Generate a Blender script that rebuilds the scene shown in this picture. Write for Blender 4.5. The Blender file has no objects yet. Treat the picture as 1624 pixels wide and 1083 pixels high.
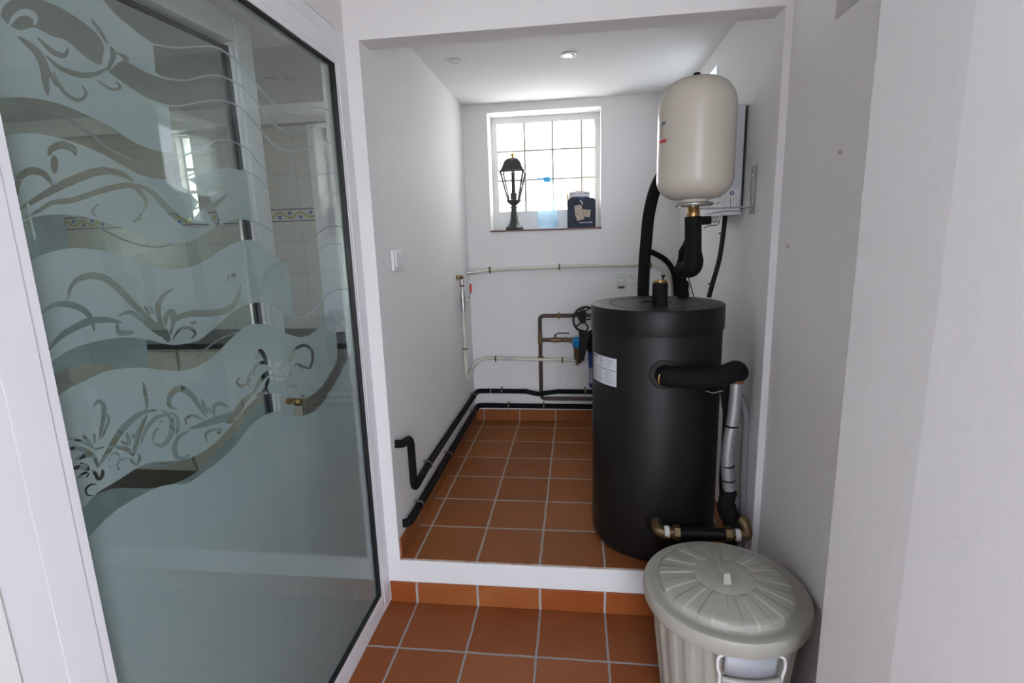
import bpy, bmesh, math, random
import numpy as np
from mathutils import Vector, Matrix
from mathutils.geometry import delaunay_2d_cdt
S = bpy.context.scene
C = S.collection
R = math.radians
rnd_ = random.Random(4)

# ------------------------------------------------------------------ camera
F_PX, PITCH, YAW, ROLL = 825.16, 0.19352, -0.12578, -0.03089
CAM = Vector((0.7773, -2.1797, 1.7247))
_c, _s = math.cos(YAW), math.sin(YAW)
FWD = Vector((_s*math.cos(PITCH), _c*math.cos(PITCH), -math.sin(PITCH)))
_r = Vector((_c, -_s, 0)); _u = _r.cross(FWD)
RGT = math.cos(ROLL)*_r + math.sin(ROLL)*_u
UP = -math.sin(ROLL)*_r + math.cos(ROLL)*_u
cd = bpy.data.cameras.new('camera'); cam = bpy.data.objects.new('camera', cd); C.objects.link(cam)
cd.sensor_width = 36; cd.lens = F_PX/1624*36; cd.clip_start = 0.02; cd.clip_end = 200
m = Matrix((RGT, UP, -FWD)).transposed().to_4x4(); m.translation = CAM
cam.matrix_world = m
S.camera = cam

def at(px, py, ax, v):
    """3-D point where the sight line through a pixel of the photograph meets the plane ax = v"""
    d = FWD + RGT*(px-812)/F_PX + UP*(541.5-py)/F_PX
    i = 'XYZ'.index(ax); return CAM + d*((v-CAM[i])/d[i])

# ------------------------------------------------------------------ light
w = bpy.data.worlds.new('world'); S.world = w; w.use_nodes = True
bg = w.node_tree.nodes['Background']
bg.inputs[0].default_value = (0.80, 0.88, 1.0, 1); bg.inputs[1].default_value = 4.5
sd = bpy.data.lights.new('sun', 'SUN'); sd.energy = 16.0; sd.angle = R(0.6); sd.color = (1, .93, .82)
sun = bpy.data.objects.new('sun', sd); C.objects.link(sun)
sun.rotation_euler = (R(-60), 0, R(12))      # from beyond the small window, high
S.view_settings.view_transform = 'Standard'; S.view_settings.look = 'None'
S.view_settings.exposure = 1.12; S.view_settings.gamma = 1; S.view_settings.use_curve_mapping = False

# ------------------------------------------------------------------ helpers
def tag(o, label=None, cat=None, group=None, kind=None):
    if label: o['label'] = label
    if cat: o['category'] = cat
    if group: o['group'] = group
    if kind: o['kind'] = kind
    return o
def thing(name, label, cat, loc=(0, 0, 0), rz=0, group=None, kind=None):
    o = bpy.data.objects.new(name, None); C.objects.link(o); o.location = loc; o.rotation_euler = (0, 0, rz)
    o.empty_display_size = .05
    return tag(o, label, cat, group, kind)
def link(name, bm, mats, parent=None, smooth=None, bevel=0, bseg=2, world=True):
    me = bpy.data.meshes.new(name)
    bmesh.ops.recalc_face_normals(bm, faces=bm.faces)
    bm.to_mesh(me); bm.free()
    for mt in (mats if isinstance(mats, (list, tuple)) else [mats]): me.materials.append(mt)
    o = bpy.data.objects.new(name, me); C.objects.link(o)
    if parent:
        o.parent = parent
        if world:   # mesh was written in world coordinates
            mw = Matrix.Identity(4); p = parent; chain = []
            while p: chain.append(p); p = p.parent
            for q in reversed(chain): mw = mw @ Matrix.LocRotScale(q.location, q.rotation_euler, q.scale)
            me.transform(mw.inverted())
    if smooth is not None:
        for p in me.polygons: p.use_smooth = True
        try: me.set_sharp_from_angle(angle=R(smooth))
        except Exception: pass
    if bevel:
        b = o.modifiers.new('b', 'BEVEL'); b.width = bevel; b.segments = bseg; b.limit_method = 'ANGLE'; b.angle_limit = R(40)
    return o
def box(bm, x0, x1, y0, y1, z0, z1, mi=0):
    v = [bm.verts.new((x, y, z)) for z in (z0, z1) for y in (y0, y1) for x in (x0, x1)]
    for f in ((0, 1, 3, 2), (4, 5, 7, 6), (0, 1, 5, 4), (2, 3, 7, 6), (0, 2, 6, 4), (1, 3, 7, 5)):
        bm.faces.new([v[i] for i in f]).material_index = mi
    return v
def B(*a): bm = bmesh.new(); box(bm, *a); return bm
def obox(bm, c, ex, ey, ez, hx, hy, hz, mi=0):
    c = Vector(c); v = [bm.verts.new(c+ex*a*hx+ey*b*hy+ez*d*hz) for d in (-1, 1) for b in (-1, 1) for a in (-1, 1)]
    for f in ((0, 1, 3, 2), (4, 5, 7, 6), (0, 1, 5, 4), (2, 3, 7, 6), (0, 2, 6, 4), (1, 3, 7, 5)):
        bm.faces.new([v[i] for i in f]).material_index = mi
def fillet(pts, rad, n=7):
    P = [Vector(p) for p in pts]; out = [P[0]]
    for i in range(1, len(P)-1):
        a, b, c = P[i-1], P[i], P[i+1]; d1 = (a-b); d2 = (c-b)
        rr = min(rad, d1.length*.48, d2.length*.48); p0 = b+d1.normalized()*rr; p2 = b+d2.normalized()*rr
        for k in range(n+1):
            t = k/n; out.append(p0*(1-t)**2+b*2*t*(1-t)+p2*t*t)
    out.append(P[-1]); return out
def spline(pts, n=8, closed=False):
    P = [Vector(p) for p in pts]; N = len(P); out = []
    rng = range(N) if closed else range(N-1)
    for i in rng:
        if closed: a, b, c, d = P[i-1], P[i], P[(i+1) % N], P[(i+2) % N]
        else: a, b, c, d = P[max(i-1, 0)], P[i], P[i+1], P[min(i+2, N-1)]
        for k in range(n):
            t = k/n
            out.append(.5*((2*b)+(c-a)*t+(2*a-5*b+4*c-d)*t*t+(3*b-a-3*c+d)*t**3))
    if not closed: out.append(P[-1])
    return out
def tube(bm, pts, r, seg=16, caps=True, mi=0, closed=False, flat=1.0):
    P = [Vector(p) for p in pts]; N = len(P); rings = []
    t = (P[1]-P[0]).normalized(); up = Vector((0, 0, 1)) if abs(t.z) < .9 else Vector((0, 1, 0))
    n = (up-t*up.dot(t)).normalized()
    for i in range(N):
        if closed: t = (P[(i+1) % N]-P[i-1]).normalized()
        else: t = (P[min(i+1, N-1)]-P[max(i-1, 0)]).normalized()
        n = (n-t*n.dot(t)).normalized(); b = t.cross(n)
        rr = r[i] if isinstance(r, (list, tuple)) else r
        rings.append([bm.verts.new(P[i]+(n*math.cos(a)*flat+b*math.sin(a))*rr) for a in (2*math.pi*k/seg for k in range(seg))])
    for i in range(N if closed else N-1):
        A, Bq = rings[i], rings[(i+1) % N]
        for k in range(seg): bm.faces.new((A[k], A[(k+1) % seg], Bq[(k+1) % seg], Bq[k])).material_index = mi
    if caps and not closed:
        bm.faces.new(rings[0][::-1]).material_index = mi; bm.faces.new(rings[-1]).material_index = mi
def T(pts, r, **k): bm = bmesh.new(); tube(bm, pts, r, **k); return bm
def lathe(bm, prof, c=(0, 0, 0), seg=48, ax='Z', mi=0, fn=None, ph=0):
    """prof: (radius, height) list, spun about an axis through c; fn(angle, r, h) may move the radius"""
    c = Vector(c); rings = []
    E = {'Z': (Vector((1, 0, 0)), Vector((0, 1, 0)), Vector((0, 0, 1))), 'X': (Vector((0, 1, 0)), Vector((0, 0, 1)), Vector((1, 0, 0))),
         'Y': (Vector((1, 0, 0)), Vector((0, 0, 1)), Vector((0, 1, 0)))}[ax]
    for (r, h) in prof:
        if r < 1e-6: rings.append([bm.verts.new(c+E[2]*h)]); continue
        ring = []
        for k in range(seg):
            a = 2*math.pi*k/seg+ph; q, hh = (r, h) if fn is None else fn(a, r, h)
            ring.append(bm.verts.new(c+(E[0]*math.cos(a)+E[1]*math.sin(a))*q+E[2]*hh))
        rings.append(ring)
    for A, Bq in zip(rings, rings[1:]):
        for k in range(seg):
            k2 = (k+1) % seg
            if len(A) == 1 and len(Bq) == 1: continue
            if len(A) == 1: f = (A[0], Bq[k2], Bq[k])
            elif len(Bq) == 1: f = (A[k], A[k2], Bq[0])
            else: f = (A[k], A[k2], Bq[k2], Bq[k])
            bm.faces.new(f).material_index = mi
    for rg in (rings[0], rings[-1]):
        if len(rg) > 1: bm.faces.new(rg).material_index = mi
def L(prof, c=(0, 0, 0), **k): bm = bmesh.new(); lathe(bm, prof, c, **k); return bm

# ------------------------------------------------------------------ materials
def mat(name, col, rough=.5, metal=0, spec=.5, bump=0, bscale=40, var=0, vscale=3, alpha=None, coat=0, bdetail=3):
    mt = bpy.data.materials.new(name); mt.use_nodes = True; nt = mt.node_tree; p = nt.nodes['Principled BSDF']
    p.inputs['Base Color'].default_value = (*col, 1); p.inputs['Roughness'].default_value = rough
    p.inputs['Metallic'].default_value = metal; p.inputs['Specular IOR Level'].default_value = spec
    p.inputs['Coat Weight'].default_value = coat
    tc = nt.nodes.new('ShaderNodeTexCoord')
    if bump:
        n = nt.nodes.new('ShaderNodeTexNoise'); n.inputs['Scale'].default_value = bscale; n.inputs['Detail'].default_value = bdetail
        b = nt.nodes.new('ShaderNodeBump'); b.inputs['Strength'].default_value = 1; b.inputs['Distance'].default_value = bump
        nt.links.new(tc.outputs['Object'], n.inputs['Vector']); nt.links.new(n.outputs['Fac'], b.inputs['Height']); nt.links.new(b.outputs[0], p.inputs['Normal'])
    if var:
        n = nt.nodes.new('ShaderNodeTexNoise'); n.inputs['Scale'].default_value = vscale; n.inputs['Detail'].default_value = 4
        mx = nt.nodes.new('ShaderNodeMix'); mx.data_type = 'RGBA'
        mx.inputs['A'].default_value = (*[c*(1-var) for c in col], 1); mx.inputs['B'].default_value = (*[min(1, c*(1+var)) for c in col], 1)
        nt.links.new(tc.outputs['Object'], n.inputs['Vector']); nt.links.new(n.outputs['Fac'], mx.inputs['Factor']); nt.links.new(mx.outputs['Result'], p.inputs['Base Color'])
    return mt
plaster = mat('plaster', (.79, .775, .775), .75, spec=.25, bump=.0016, bscale=22, var=.015, vscale=2.2, bdetail=5)
plaster_n = mat('plaster_niche', (.80, .79, .78), .7, spec=.25, bump=.0012, bscale=18, var=.015, vscale=2)
ceil_m = mat('ceiling_paint', (.80, .79, .78), .8, spec=.2)
pvc = mat('white_pvc', (.80, .80, .83), .28, spec=.5)
rubber = mat('black_rubber', (.012, .012, .012), .5)
foam = mat('black_foam', (.005, .005, .0053), .8, spec=.2, bump=.0012, bscale=60)
blackplastic = mat('black_plastic', (.007, .007, .0075), .5, spec=.25)
tank_m = mat('tank_jacket', (.0075, .0075, .008), .45, spec=.3, bump=.0002, bscale=300)
tanklid_m = mat('tank_lid', (.0045, .0045, .0048), .42, spec=.28, bump=.0003, bscale=250)
cream = mat('cream_enamel', (.58, .53, .455), .27, spec=.35, coat=.0)
pipe_w = mat('cream_pipe', (.66, .64, .55), .4)
copper = mat('painted_copper', (.062, .030, .023), .42, var=.35, vscale=30)
brass = mat('brass', (.42, .26, .10), .32, metal=1, var=.2, vscale=40)
dullbrass = mat('dull_brass', (.20, .14, .07), .48, metal=.8, var=.3, vscale=60)
steel = mat('steel', (.55, .55, .54), .3, metal=1)
foil = mat('foil', (.40, .40, .41), .45, metal=.75, bump=.0012, bscale=160)
greypl = mat('grey_hose', (.21, .21, .22), .5)
binm = mat('bin_plastic', (.38, .365, .315), .38, spec=.5, var=.05, vscale=6)
binw = mat('bin_wire', (.75, .72, .70), .35)
boxm = mat('grey_enamel', (.58, .59, .64), .4)
paper = mat('paper', (.72, .72, .73), .7)
labelm = mat('label_paper', (.62, .63, .66), .35)
ink = mat('ink', (.10, .10, .12), .6)
navyink = mat('navy_ink', (.02, .03, .14), .5)
redm = mat('red_plastic', (.55, .03, .025), .4)
bluev = mat('blue_plastic', (.01, .22, .50), .4)
bluef = mat('dark_blue_plastic', (.008, .032, .20), .35)
lantern = mat('lantern_black', (.035, .040, .036), .45, metal=.3, var=.3, vscale=25)
gold = mat('gold_paint', (.75, .42, .06), .35, metal=.6)
navy = mat('navy_card', (.011, .018, .042), .6)
tagm = mat('beige_tag', (.50, .42, .34), .7, var=.08, vscale=40)
tan = mat('tan_wood', (.72, .52, .26), .6)
capblue = mat('cap_blue', (.05, .50, .95), .4)
socketm = mat('socket_plastic', (.80, .80, .74), .35)
whitetape = mat('white_tape', (.80, .80, .80), .6)
sillm = mat('sill_tile', (.17, .06, .045), .4)
worktopm = mat('dark_worktop', (.02, .02, .02), .3)
cabm = mat('cabinet_cream', (.58, .53, .44), .45)
wallt = None

def N(nt, t, **k):
    n = nt.nodes.new(t)
    for a, b in k.items(): setattr(n, a, b)
    return n
def mth(nt, op, a, b=None, c=None):
    n = N(nt, 'ShaderNodeMath', operation=op)
    for i, v in enumerate((a, b, c)):
        if v is None: continue
        if isinstance(v, (int, float)): n.inputs[i].default_value = v
        else: nt.links.new(v, n.inputs[i])
    return n.outputs[0]
def tilemat(name, axes, pitch=.3, off=(0, 0), grout=.010, cols=((.235, .072, .020), (.31, .108, .036)), gcol=(.40, .35, .31), rough=.5, jag=.004):
    """square fired-clay tiles; axes: which object axes carry joints"""
    mt = bpy.data.materials.new(name); mt.use_nodes = True; nt = mt.node_tree; p = nt.nodes['Principled BSDF']
    p.inputs['Specular IOR Level'].default_value = .18
    tc = N(nt, 'ShaderNodeTexCoord'); sx = N(nt, 'ShaderNodeSeparateXYZ'); nt.links.new(tc.outputs['Object'], sx.inputs[0])
    jn = N(nt, 'ShaderNodeTexNoise'); jn.inputs['Scale'].default_value = 14; jn.inputs['Detail'].default_value = 3; nt.links.new(tc.outputs['Object'], jn.inputs['Vector'])
    jg = mth(nt, 'MULTIPLY', mth(nt, 'SUBTRACT', jn.outputs['Fac'], .5), jag*2)
    mask = None; ids = []
    for ax, o in zip(axes, off):
        u = mth(nt, 'DIVIDE', mth(nt, 'ADD', mth(nt, 'SUBTRACT', sx.outputs[ax], o), jg), pitch)
        ids.append(mth(nt, 'FLOOR', u))
        d = mth(nt, 'MULTIPLY', mth(nt, 'ABSOLUTE', mth(nt, 'SUBTRACT', mth(nt, 'FRACT', u), .5)), -1)
        d = mth(nt, 'MULTIPLY', mth(nt, 'ADD', d, .5), pitch)       # distance to joint, metres
        mask = d if mask is None else mth(nt, 'MINIMUM', mask, d)
    mr = N(nt, 'ShaderNodeMapRange'); mr.inputs['From Min'].default_value = grout*.38; mr.inputs['From Max'].default_value = grout*.62
    nt.links.new(mask, mr.inputs['Value'])
    cmb = N(nt, 'ShaderNodeCombineXYZ'); nt.links.new(ids[0], cmb.inputs[0])
    if len(ids) > 1: nt.links.new(ids[1], cmb.inputs[1])
    wn = N(nt, 'ShaderNodeTexWhiteNoise'); wn.noise_dimensions = '3D'; nt.links.new(cmb.outputs[0], wn.inputs['Vector'])
    n2 = N(nt, 'ShaderNodeTexNoise'); n2.inputs['Scale'].default_value = 5; n2.inputs['Detail'].default_value = 5; nt.links.new(tc.outputs['Object'], n2.inputs['Vector'])
    f = mth(nt, 'ADD', mth(nt, 'MULTIPLY', wn.outputs['Value'], .7), mth(nt, 'MULTIPLY', n2.outputs['Fac'], 1.0)); f = mth(nt, 'SUBTRACT', f, .35)
    mx = N(nt, 'ShaderNodeMix', data_type='RGBA'); mx.inputs['A'].default_value = (*cols[0], 1); mx.inputs['B'].default_value = (*cols[1], 1); nt.links.new(f, mx.inputs['Factor'])
    m2 = N(nt, 'ShaderNodeMix', data_type='RGBA'); m2.inputs['A'].default_value = (*gcol, 1)
    nt.links.new(mx.outputs['Result'], m2.inputs['B']); nt.links.new(mr.outputs['Result'], m2.inputs['Factor']); nt.links.new(m2.outputs['Result'], p.inputs['Base Color'])
    r2 = mth(nt, 'SUBTRACT', .85, mth(nt, 'MULTIPLY', mr.outputs['Result'], .85-rough)); nt.links.new(r2, p.inputs['Roughness'])
    b = N(nt, 'ShaderNodeBump'); b.inputs['Distance'].default_value = .0015
    h = mth(nt, 'ADD', mr.outputs['Result'], mth(nt, 'MULTIPLY', n2.outputs['Fac'], .5)); nt.links.new(h, b.inputs['Height']); nt.links.new(b.outputs[0], p.inputs['Normal'])
    return mt
tile_low = tilemat('terracotta_lower', ('X', 'Y'), off=(0, .003), cols=((.25, .070, .022), (.32, .108, .040)), gcol=(.36, .32, .31))
tile_up = tilemat('terracotta_upper', ('X', 'Y'), off=(0, -.003), grout=.011)
tile_x = tilemat('terracotta_riser', ('X',), off=(0,), cols=((.27, .052, .010), (.38, .135, .042)), rough=.4, gcol=(.42, .38, .36), grout=.011)
tile_xb = tilemat('terracotta_skirt_back', ('X',), off=(0,), grout=.008)
tile_y = tilemat('terracotta_skirt_side', ('Y',), off=(-.003,), grout=.008)

def glassy(name, tint, rough=0.0, ior=1.5, body=None, bodyfac=0.0, transl=0.0, bumpd=0, bsc=30):
    """clear sheet: straight transmission plus Fresnel reflection, optionally with a milky body"""
    mt = bpy.data.materials.new(name); mt.use_nodes = True; nt = mt.node_tree; nt.nodes.clear()
    out = N(nt, 'ShaderNodeOutputMaterial'); tr = N(nt, 'ShaderNodeBsdfTransparent'); tr.inputs[0].default_value = (*tint, 1)
    gl = N(nt, 'ShaderNodeBsdfGlossy'); gl.inputs['Roughness'].default_value = rough
    lw_ = N(nt, 'ShaderNodeLayerWeight'); lw_.inputs['Blend'].default_value = .5; f0 = ((ior-1)/(ior+1))**2
    frs = mth(nt, 'ADD', mth(nt, 'MULTIPLY', mth(nt, 'POWER', lw_.outputs['Facing'], 5), 1-f0 if ior > 1.01 else 0), f0)
    mx = N(nt, 'ShaderNodeMixShader'); base = tr.outputs[0]
    if body:
        df = N(nt, 'ShaderNodeBsdfDiffuse'); df.inputs[0].default_value = (*body, 1); tl = N(nt, 'ShaderNodeBsdfTranslucent'); tl.inputs[0].default_value = (*body, 1)
        m1 = N(nt, 'ShaderNodeMixShader'); m1.inputs[0].default_value = transl; nt.links.new(df.outputs[0], m1.inputs[1]); nt.links.new(tl.outputs[0], m1.inputs[2])
        m2 = N(nt, 'ShaderNodeMixShader'); m2.inputs[0].default_value = bodyfac; nt.links.new(tr.outputs[0], m2.inputs[1]); nt.links.new(m1.outputs[0], m2.inputs[2]); base = m2.outputs[0]
    nt.links.new(frs, mx.inputs[0]); nt.links.new(base, mx.inputs[1]); nt.links.new(gl.outputs[0], mx.inputs[2]); nt.links.new(mx.outputs[0], out.inputs[0])
    if bumpd:
        tc = N(nt, 'ShaderNodeTexCoord'); n = N(nt, 'ShaderNodeTexNoise'); n.inputs['Scale'].default_value = bsc; nt.links.new(tc.outputs['Object'], n.inputs['Vector'])
        b = N(nt, 'ShaderNodeBump'); b.inputs['Distance'].default_value = bumpd; nt.links.new(n.outputs['Fac'], b.inputs['Height']); nt.links.new(b.outputs[0], gl.inputs['Normal']); pass
    return mt
glass_m = glassy('clear_glass', (.90, .93, .91), ior=1.42)
frost_m = glassy('sandblasted_film', (.80, .86, .88), rough=.5, ior=1.0001, body=(.66, .74, .785), bodyfac=.82, transl=.42)
block_m = glassy('glass_block', (.95, .97, 1), rough=.05, ior=1.3, body=(.93, .95, .97), bodyfac=1, transl=.92)
bottle_m = glassy('bottle_plastic', (.97, .98, 1), rough=.08, ior=1.35, body=(.85, .92, .96), bodyfac=.08, transl=.5)
water_m = glassy('bottle_water', (.95, .98, 1), rough=.03, ior=1.15, body=(.60, .80, .93), bodyfac=.38, transl=.7)
lantglass_m = glassy('lantern_glass', (.96, .96, .95), ior=1.3)

def kwall():
    """glazed white wall tiles with a patterned border course (blue and ochre scrolls between two lines)"""
    mt = bpy.data.materials.new('kitchen_wall_tiles'); mt.use_nodes = True; nt = mt.node_tree; p = nt.nodes['Principled BSDF']; p.inputs['Roughness'].default_value = .25
    tc = N(nt, 'ShaderNodeTexCoord'); sx = N(nt, 'ShaderNodeSeparateXYZ'); nt.links.new(tc.outputs['Object'], sx.inputs[0]); X, Z = sx.outputs['X'], sx.outputs['Z']
    def band(v, c, hw): return mth(nt, 'LESS_THAN', mth(nt, 'ABSOLUTE', mth(nt, 'SUBTRACT', v, c)), hw)
    def mix(f, a, b):
        m_ = N(nt, 'ShaderNodeMix', data_type='RGBA')
        nt.links.new(f, m_.inputs['Factor'])
        for k, v in (('A', a), ('B', b)):
            if isinstance(v, tuple): m_.inputs[k].default_value = (*v, 1)
            else: nt.links.new(v, m_.inputs[k])
        return m_.outputs['Result']
    zc = KB[0]; hw = KB[1]
    jx = mth(nt, 'LESS_THAN', mth(nt, 'FRACT', mth(nt, 'DIVIDE', X, .33)), .012)
    jz = mth(nt, 'LESS_THAN', mth(nt, 'FRACT', mth(nt, 'DIVIDE', mth(nt, 'SUBTRACT', Z, zc+hw), .25)), .014)
    c = mix(mth(nt, 'MAXIMUM', jx, jz), (.62, .60, .56), (.42, .40, .37))
    c = mix(band(Z, zc, hw), c, (.60, .58, .52))
    ph = mth(nt, 'MULTIPLY', X, 2*math.pi/.17)
    wave = mth(nt, 'ADD', mth(nt, 'MULTIPLY', mth(nt, 'SINE', ph), hw*.42), zc)
    c = mix(mth(nt, 'LESS_THAN', mth(nt, 'ABSOLUTE', mth(nt, 'SUBTRACT', Z, wave)), hw*.20), c, (.42, .36, .12))
    fx = mth(nt, 'MULTIPLY', mth(nt, 'SUBTRACT', mth(nt, 'FRACT', mth(nt, 'DIVIDE', X, .085)), .5), .085)
    zz = mth(nt, 'SUBTRACT', Z, mth(nt, 'SUBTRACT', zc, mth(nt, 'MULTIPLY', mth(nt, 'SINE', ph), hw*.35)))
    dd = mth(nt, 'SQRT', mth(nt, 'ADD', mth(nt, 'MULTIPLY', fx, fx), mth(nt, 'MULTIPLY', zz, zz)))
    c = mix(mth(nt, 'LESS_THAN', dd, hw*.34), c, (.16, .20, .42))
    for s in (-1, 1): c = mix(band(Z, zc+s*hw*.94, hw*.07), c, (.05, .06, .16))
    nt.links.new(c, p.inputs['Base Color']); return mt
_b1 = at(466, 331, 'Y', 1.7).z; _b0 = at(466, 351, 'Y', 1.7).z; KB = ((_b0+_b1)/2, (_b1-_b0)/2)
kwall_m = kwall()
ground_m = mat('outdoor_paving', (.46, .43, .40), .9, var=.1)

# ------------------------------------------------------------------ setting
def struct(name, bm, m_, label, cat, parent=None, **k):
    return tag(link(name, bm, m_, parent, **k), label, cat, kind='structure')
ZS, YB, XL, XR, XN, ZC, ZB = .230, 1.967, -.077, 1.535, 1.560, 2.730, 2.522
def walls(bm, *boxes):
    for b in boxes: box(bm, *b)
    return bm
def new(): return bmesh.new()
# lower floor
struct('floor', B(-.3, 1.95, -3.5, 0, -.12, 0), tile_low, 'lower floor of square terracotta tiles with grey joints in front of the step', 'floor')
struct('floor.001', B(-.2, 1.8, .002, 2.0, ZS-.008, ZS), tile_up, 'raised terracotta tile floor of the boiler niche behind the white step', 'floor')
struct('trim_1', walls(new(), (XL-.006, XR+.002, -.003, .02, .106, ZS-.009), (-.13, XR, .0, .02, .0, .106), (-.2, 1.8, .02, 2.0, -.1, ZS-.008)), plaster, 'white plastered step below the raised tiled niche floor', 'step', bevel=.004)
struct('baseboard_front', B(-.132, 1.575, -.011, 0, 0, .107), tile_x, 'row of upright orange terracotta tiles at the foot of the white step', 'skirting tiles', bevel=.002)
struct('baseboard_left', walls(new(), (XL, XL+.010, .012, YB, ZS, ZS+.092)), tile_y, 'terracotta skirting tiles along the niche wall under the black pipes', 'skirting tiles', bevel=.002)
struct('baseboard_back', walls(new(), (XL, XN, YB-.010, YB, ZS, ZS+.095)), tile_xb, 'terracotta skirting tiles below the small window wall', 'skirting tiles', bevel=.002)
# wall with the opening (beam and two piers)
struct('wall_front', walls(new(), (-.2, 1.95, 0, .115, ZB, 2.95), (-.2, XL, 0, .115, 0, ZB), (XR, 1.95, 0, .115, 0, ZB)), plaster,
       'white plastered beam and piers framing the boiler niche opening', 'wall')
struct('wall_left', B(-.2, XL, .115, 2.3, -.1, 2.95), plaster_n, 'white niche wall carrying the light switch and black pipes', 'wall')
WX0, WX1, WZ0, WZ1, WY = .113, .968, 1.798, 2.668, 2.150
struct('wall_back', walls(new(), (XL, WX0, YB, 2.3, 0, 2.95), (WX1, XN, YB, 2.3, 0, 2.95), (WX0, WX1, YB, 2.3, 0, WZ0-.012), (WX0, WX1, YB, 2.3, WZ1, 2.95)), plaster_n,
       'white niche end wall with the glass block window', 'wall')
SY0, SY1, SZ0, SZ1 = 1.065, 1.62, 2.10, 2.640
struct('wall_right', walls(new(), (XN, 1.95, .115, SY0, 0, 2.95), (XN, 1.95, SY1, 2.3, 0, 2.95), (XN, 1.95, SY0, SY1, 0, SZ0), (XN, 1.95, SY0, SY1, SZ1, 2.95)), plaster_n,
       'white niche wall behind the tank and the pale round vessel', 'wall')
struct('ceiling', B(-.2, 1.95, .115, 2.3, ZC, 2.95), ceil_m, 'white niche ceiling with two recessed spotlights', 'ceiling')
struct('ceiling.001', B(-.5, 2.3, -3.5, .115, 2.95, 3.05), ceil_m, 'white ceiling of the lobby in front of the niche', 'ceiling')
# recessed wall right of the opening, with a small high recess
RX = 1.562
HY0, HY1, HZ0, HZ1 = -.82, -.335, 2.345, 2.75
struct('wall_right.001', walls(new(), (RX, 1.95, HY1, 0, 0, 2.95), (RX, 1.95, -.95, HY0, 0, 2.95), (RX, 1.95, HY0, HY1, 0, HZ0), (RX, 1.95, HY0, HY1, HZ1, 2.95), (RX+.20, 1.95, HY0, HY1, HZ0, HZ1)), plaster,
       'white recessed wall behind the dustbin, with a small recess high up', 'wall')
bm = new()
pts = [(1.40, -.911), (1.40, -1.2), (1.425, -1.55), (1.60, -3.5), (2.3, -3.5), (2.3, -.911)]
lo = [bm.verts.new((x, y, -.1)) for x, y in pts]; hi = [bm.verts.new((x, y, 2.95)) for x, y in pts]
bm.faces.new(lo); bm.faces.new(hi)
for i in range(6): bm.faces.new((lo[i], lo[(i+1) % 6], hi[(i+1) % 6], hi[i]))
struct('wall_right.002', bm, plaster, 'thick white plastered pier with a splayed face beside the dustbin', 'wall', bevel=.008, bseg=3)
# lobby left of the camera
struct('wall_left.001', B(-.45, -.136, -3.5, -1.549, -.1, 2.95), plaster, 'white wall beyond the frosted glass frame', 'wall')
struct('wall_left.002', walls(new(), (-.2, -.138, -1.549, 0, 2.545, 2.95)), plaster, 'white wall strip above the frosted glass frame', 'wall')
# kitchen behind the glass
KZ = 1.7
struct('floor.002', B(-4.1, -.2, -2.7, KZ, -.02, .10), mat('kitchen_floor', (.07, .045, .035), .4), 'dark floor of the room behind the frosted glass', 'floor')
kw0, kw1 = at(277, 214, 'Y', KZ), at(319, 352, 'Y', KZ)
kv0, kv1 = at(26, 318, 'Y', KZ), at(58, 383, 'Y', KZ)
struct('wall_back.001', walls(new(), (-4.1, kv0.x, KZ, KZ+.25, 0, 2.95), (kv1.x, kw0.x, KZ, KZ+.25, 0, 2.95), (kv0.x, kv1.x, KZ, KZ+.25, 0, kv1.z), (kv0.x, kv1.x, KZ, KZ+.25, kv0.z, 2.95), (kw1.x, -.2, KZ, KZ+.25, 0, 2.95), (kw0.x, kw1.x, KZ, KZ+.25, 0, kw1.z), (kw0.x, kw1.x, KZ, KZ+.25, kw0.z, 2.95)), kwall_m,
       'white tiled wall with a blue and ochre patterned border behind the glass', 'wall')
struct('ceiling.002', B(-4.1, -.2, -2.7, KZ+.2, ZC, 2.95), ceil_m, 'ceiling of the room behind the frosted glass', 'ceiling')
struct('wall_left.003', walls(new(), (-4.25, -4.1, -2.7, -.4, 0, 2.95), (-4.25, -4.1, .5, KZ+.2, 0, 2.95), (-4.25, -4.1, -.4, .5, 0, 1.45), (-4.25, -4.1, -.4, .5, 2.25, 2.95)), plaster,
       'far side wall of the room behind the frosted glass', 'wall')
struct('wall_front.001', walls(new(), (-4.25, -3.3, -2.8, -2.7, 0, 2.95), (-.7, -.4, -2.8, -2.7, 0, 2.95), (-3.3, -.7, -2.8, -2.7, 1.75, 2.95), (-3.3, -2.6, -2.8, -2.7, 1.2, 1.75), (-3.3, -.7, -2.8, -2.7, 0, 1.2)), plaster, 'near end wall of the room behind the frosted glass with an added daylight opening', 'wall')  # opening added out of view to brighten the room
struct('wall_light_block', B(-.45, .55, -4.1, -3.5, -.1, 3.05), plaster, 'unseen wall added to narrow the daylight opening opposite the niche', 'wall')  # out of view, added to block daylight and darken the right pier
struct('trim_2', B(-4.1, -.2, KZ-.10, KZ, 2.60, ZC), ceil_m, 'pale cornice strip under the ceiling behind the glass', 'cornice')
struct('ground', B(-30, 30, -40, 40, -.3, -.13), ground_m, 'pale paving outside the building', 'ground')

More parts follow.
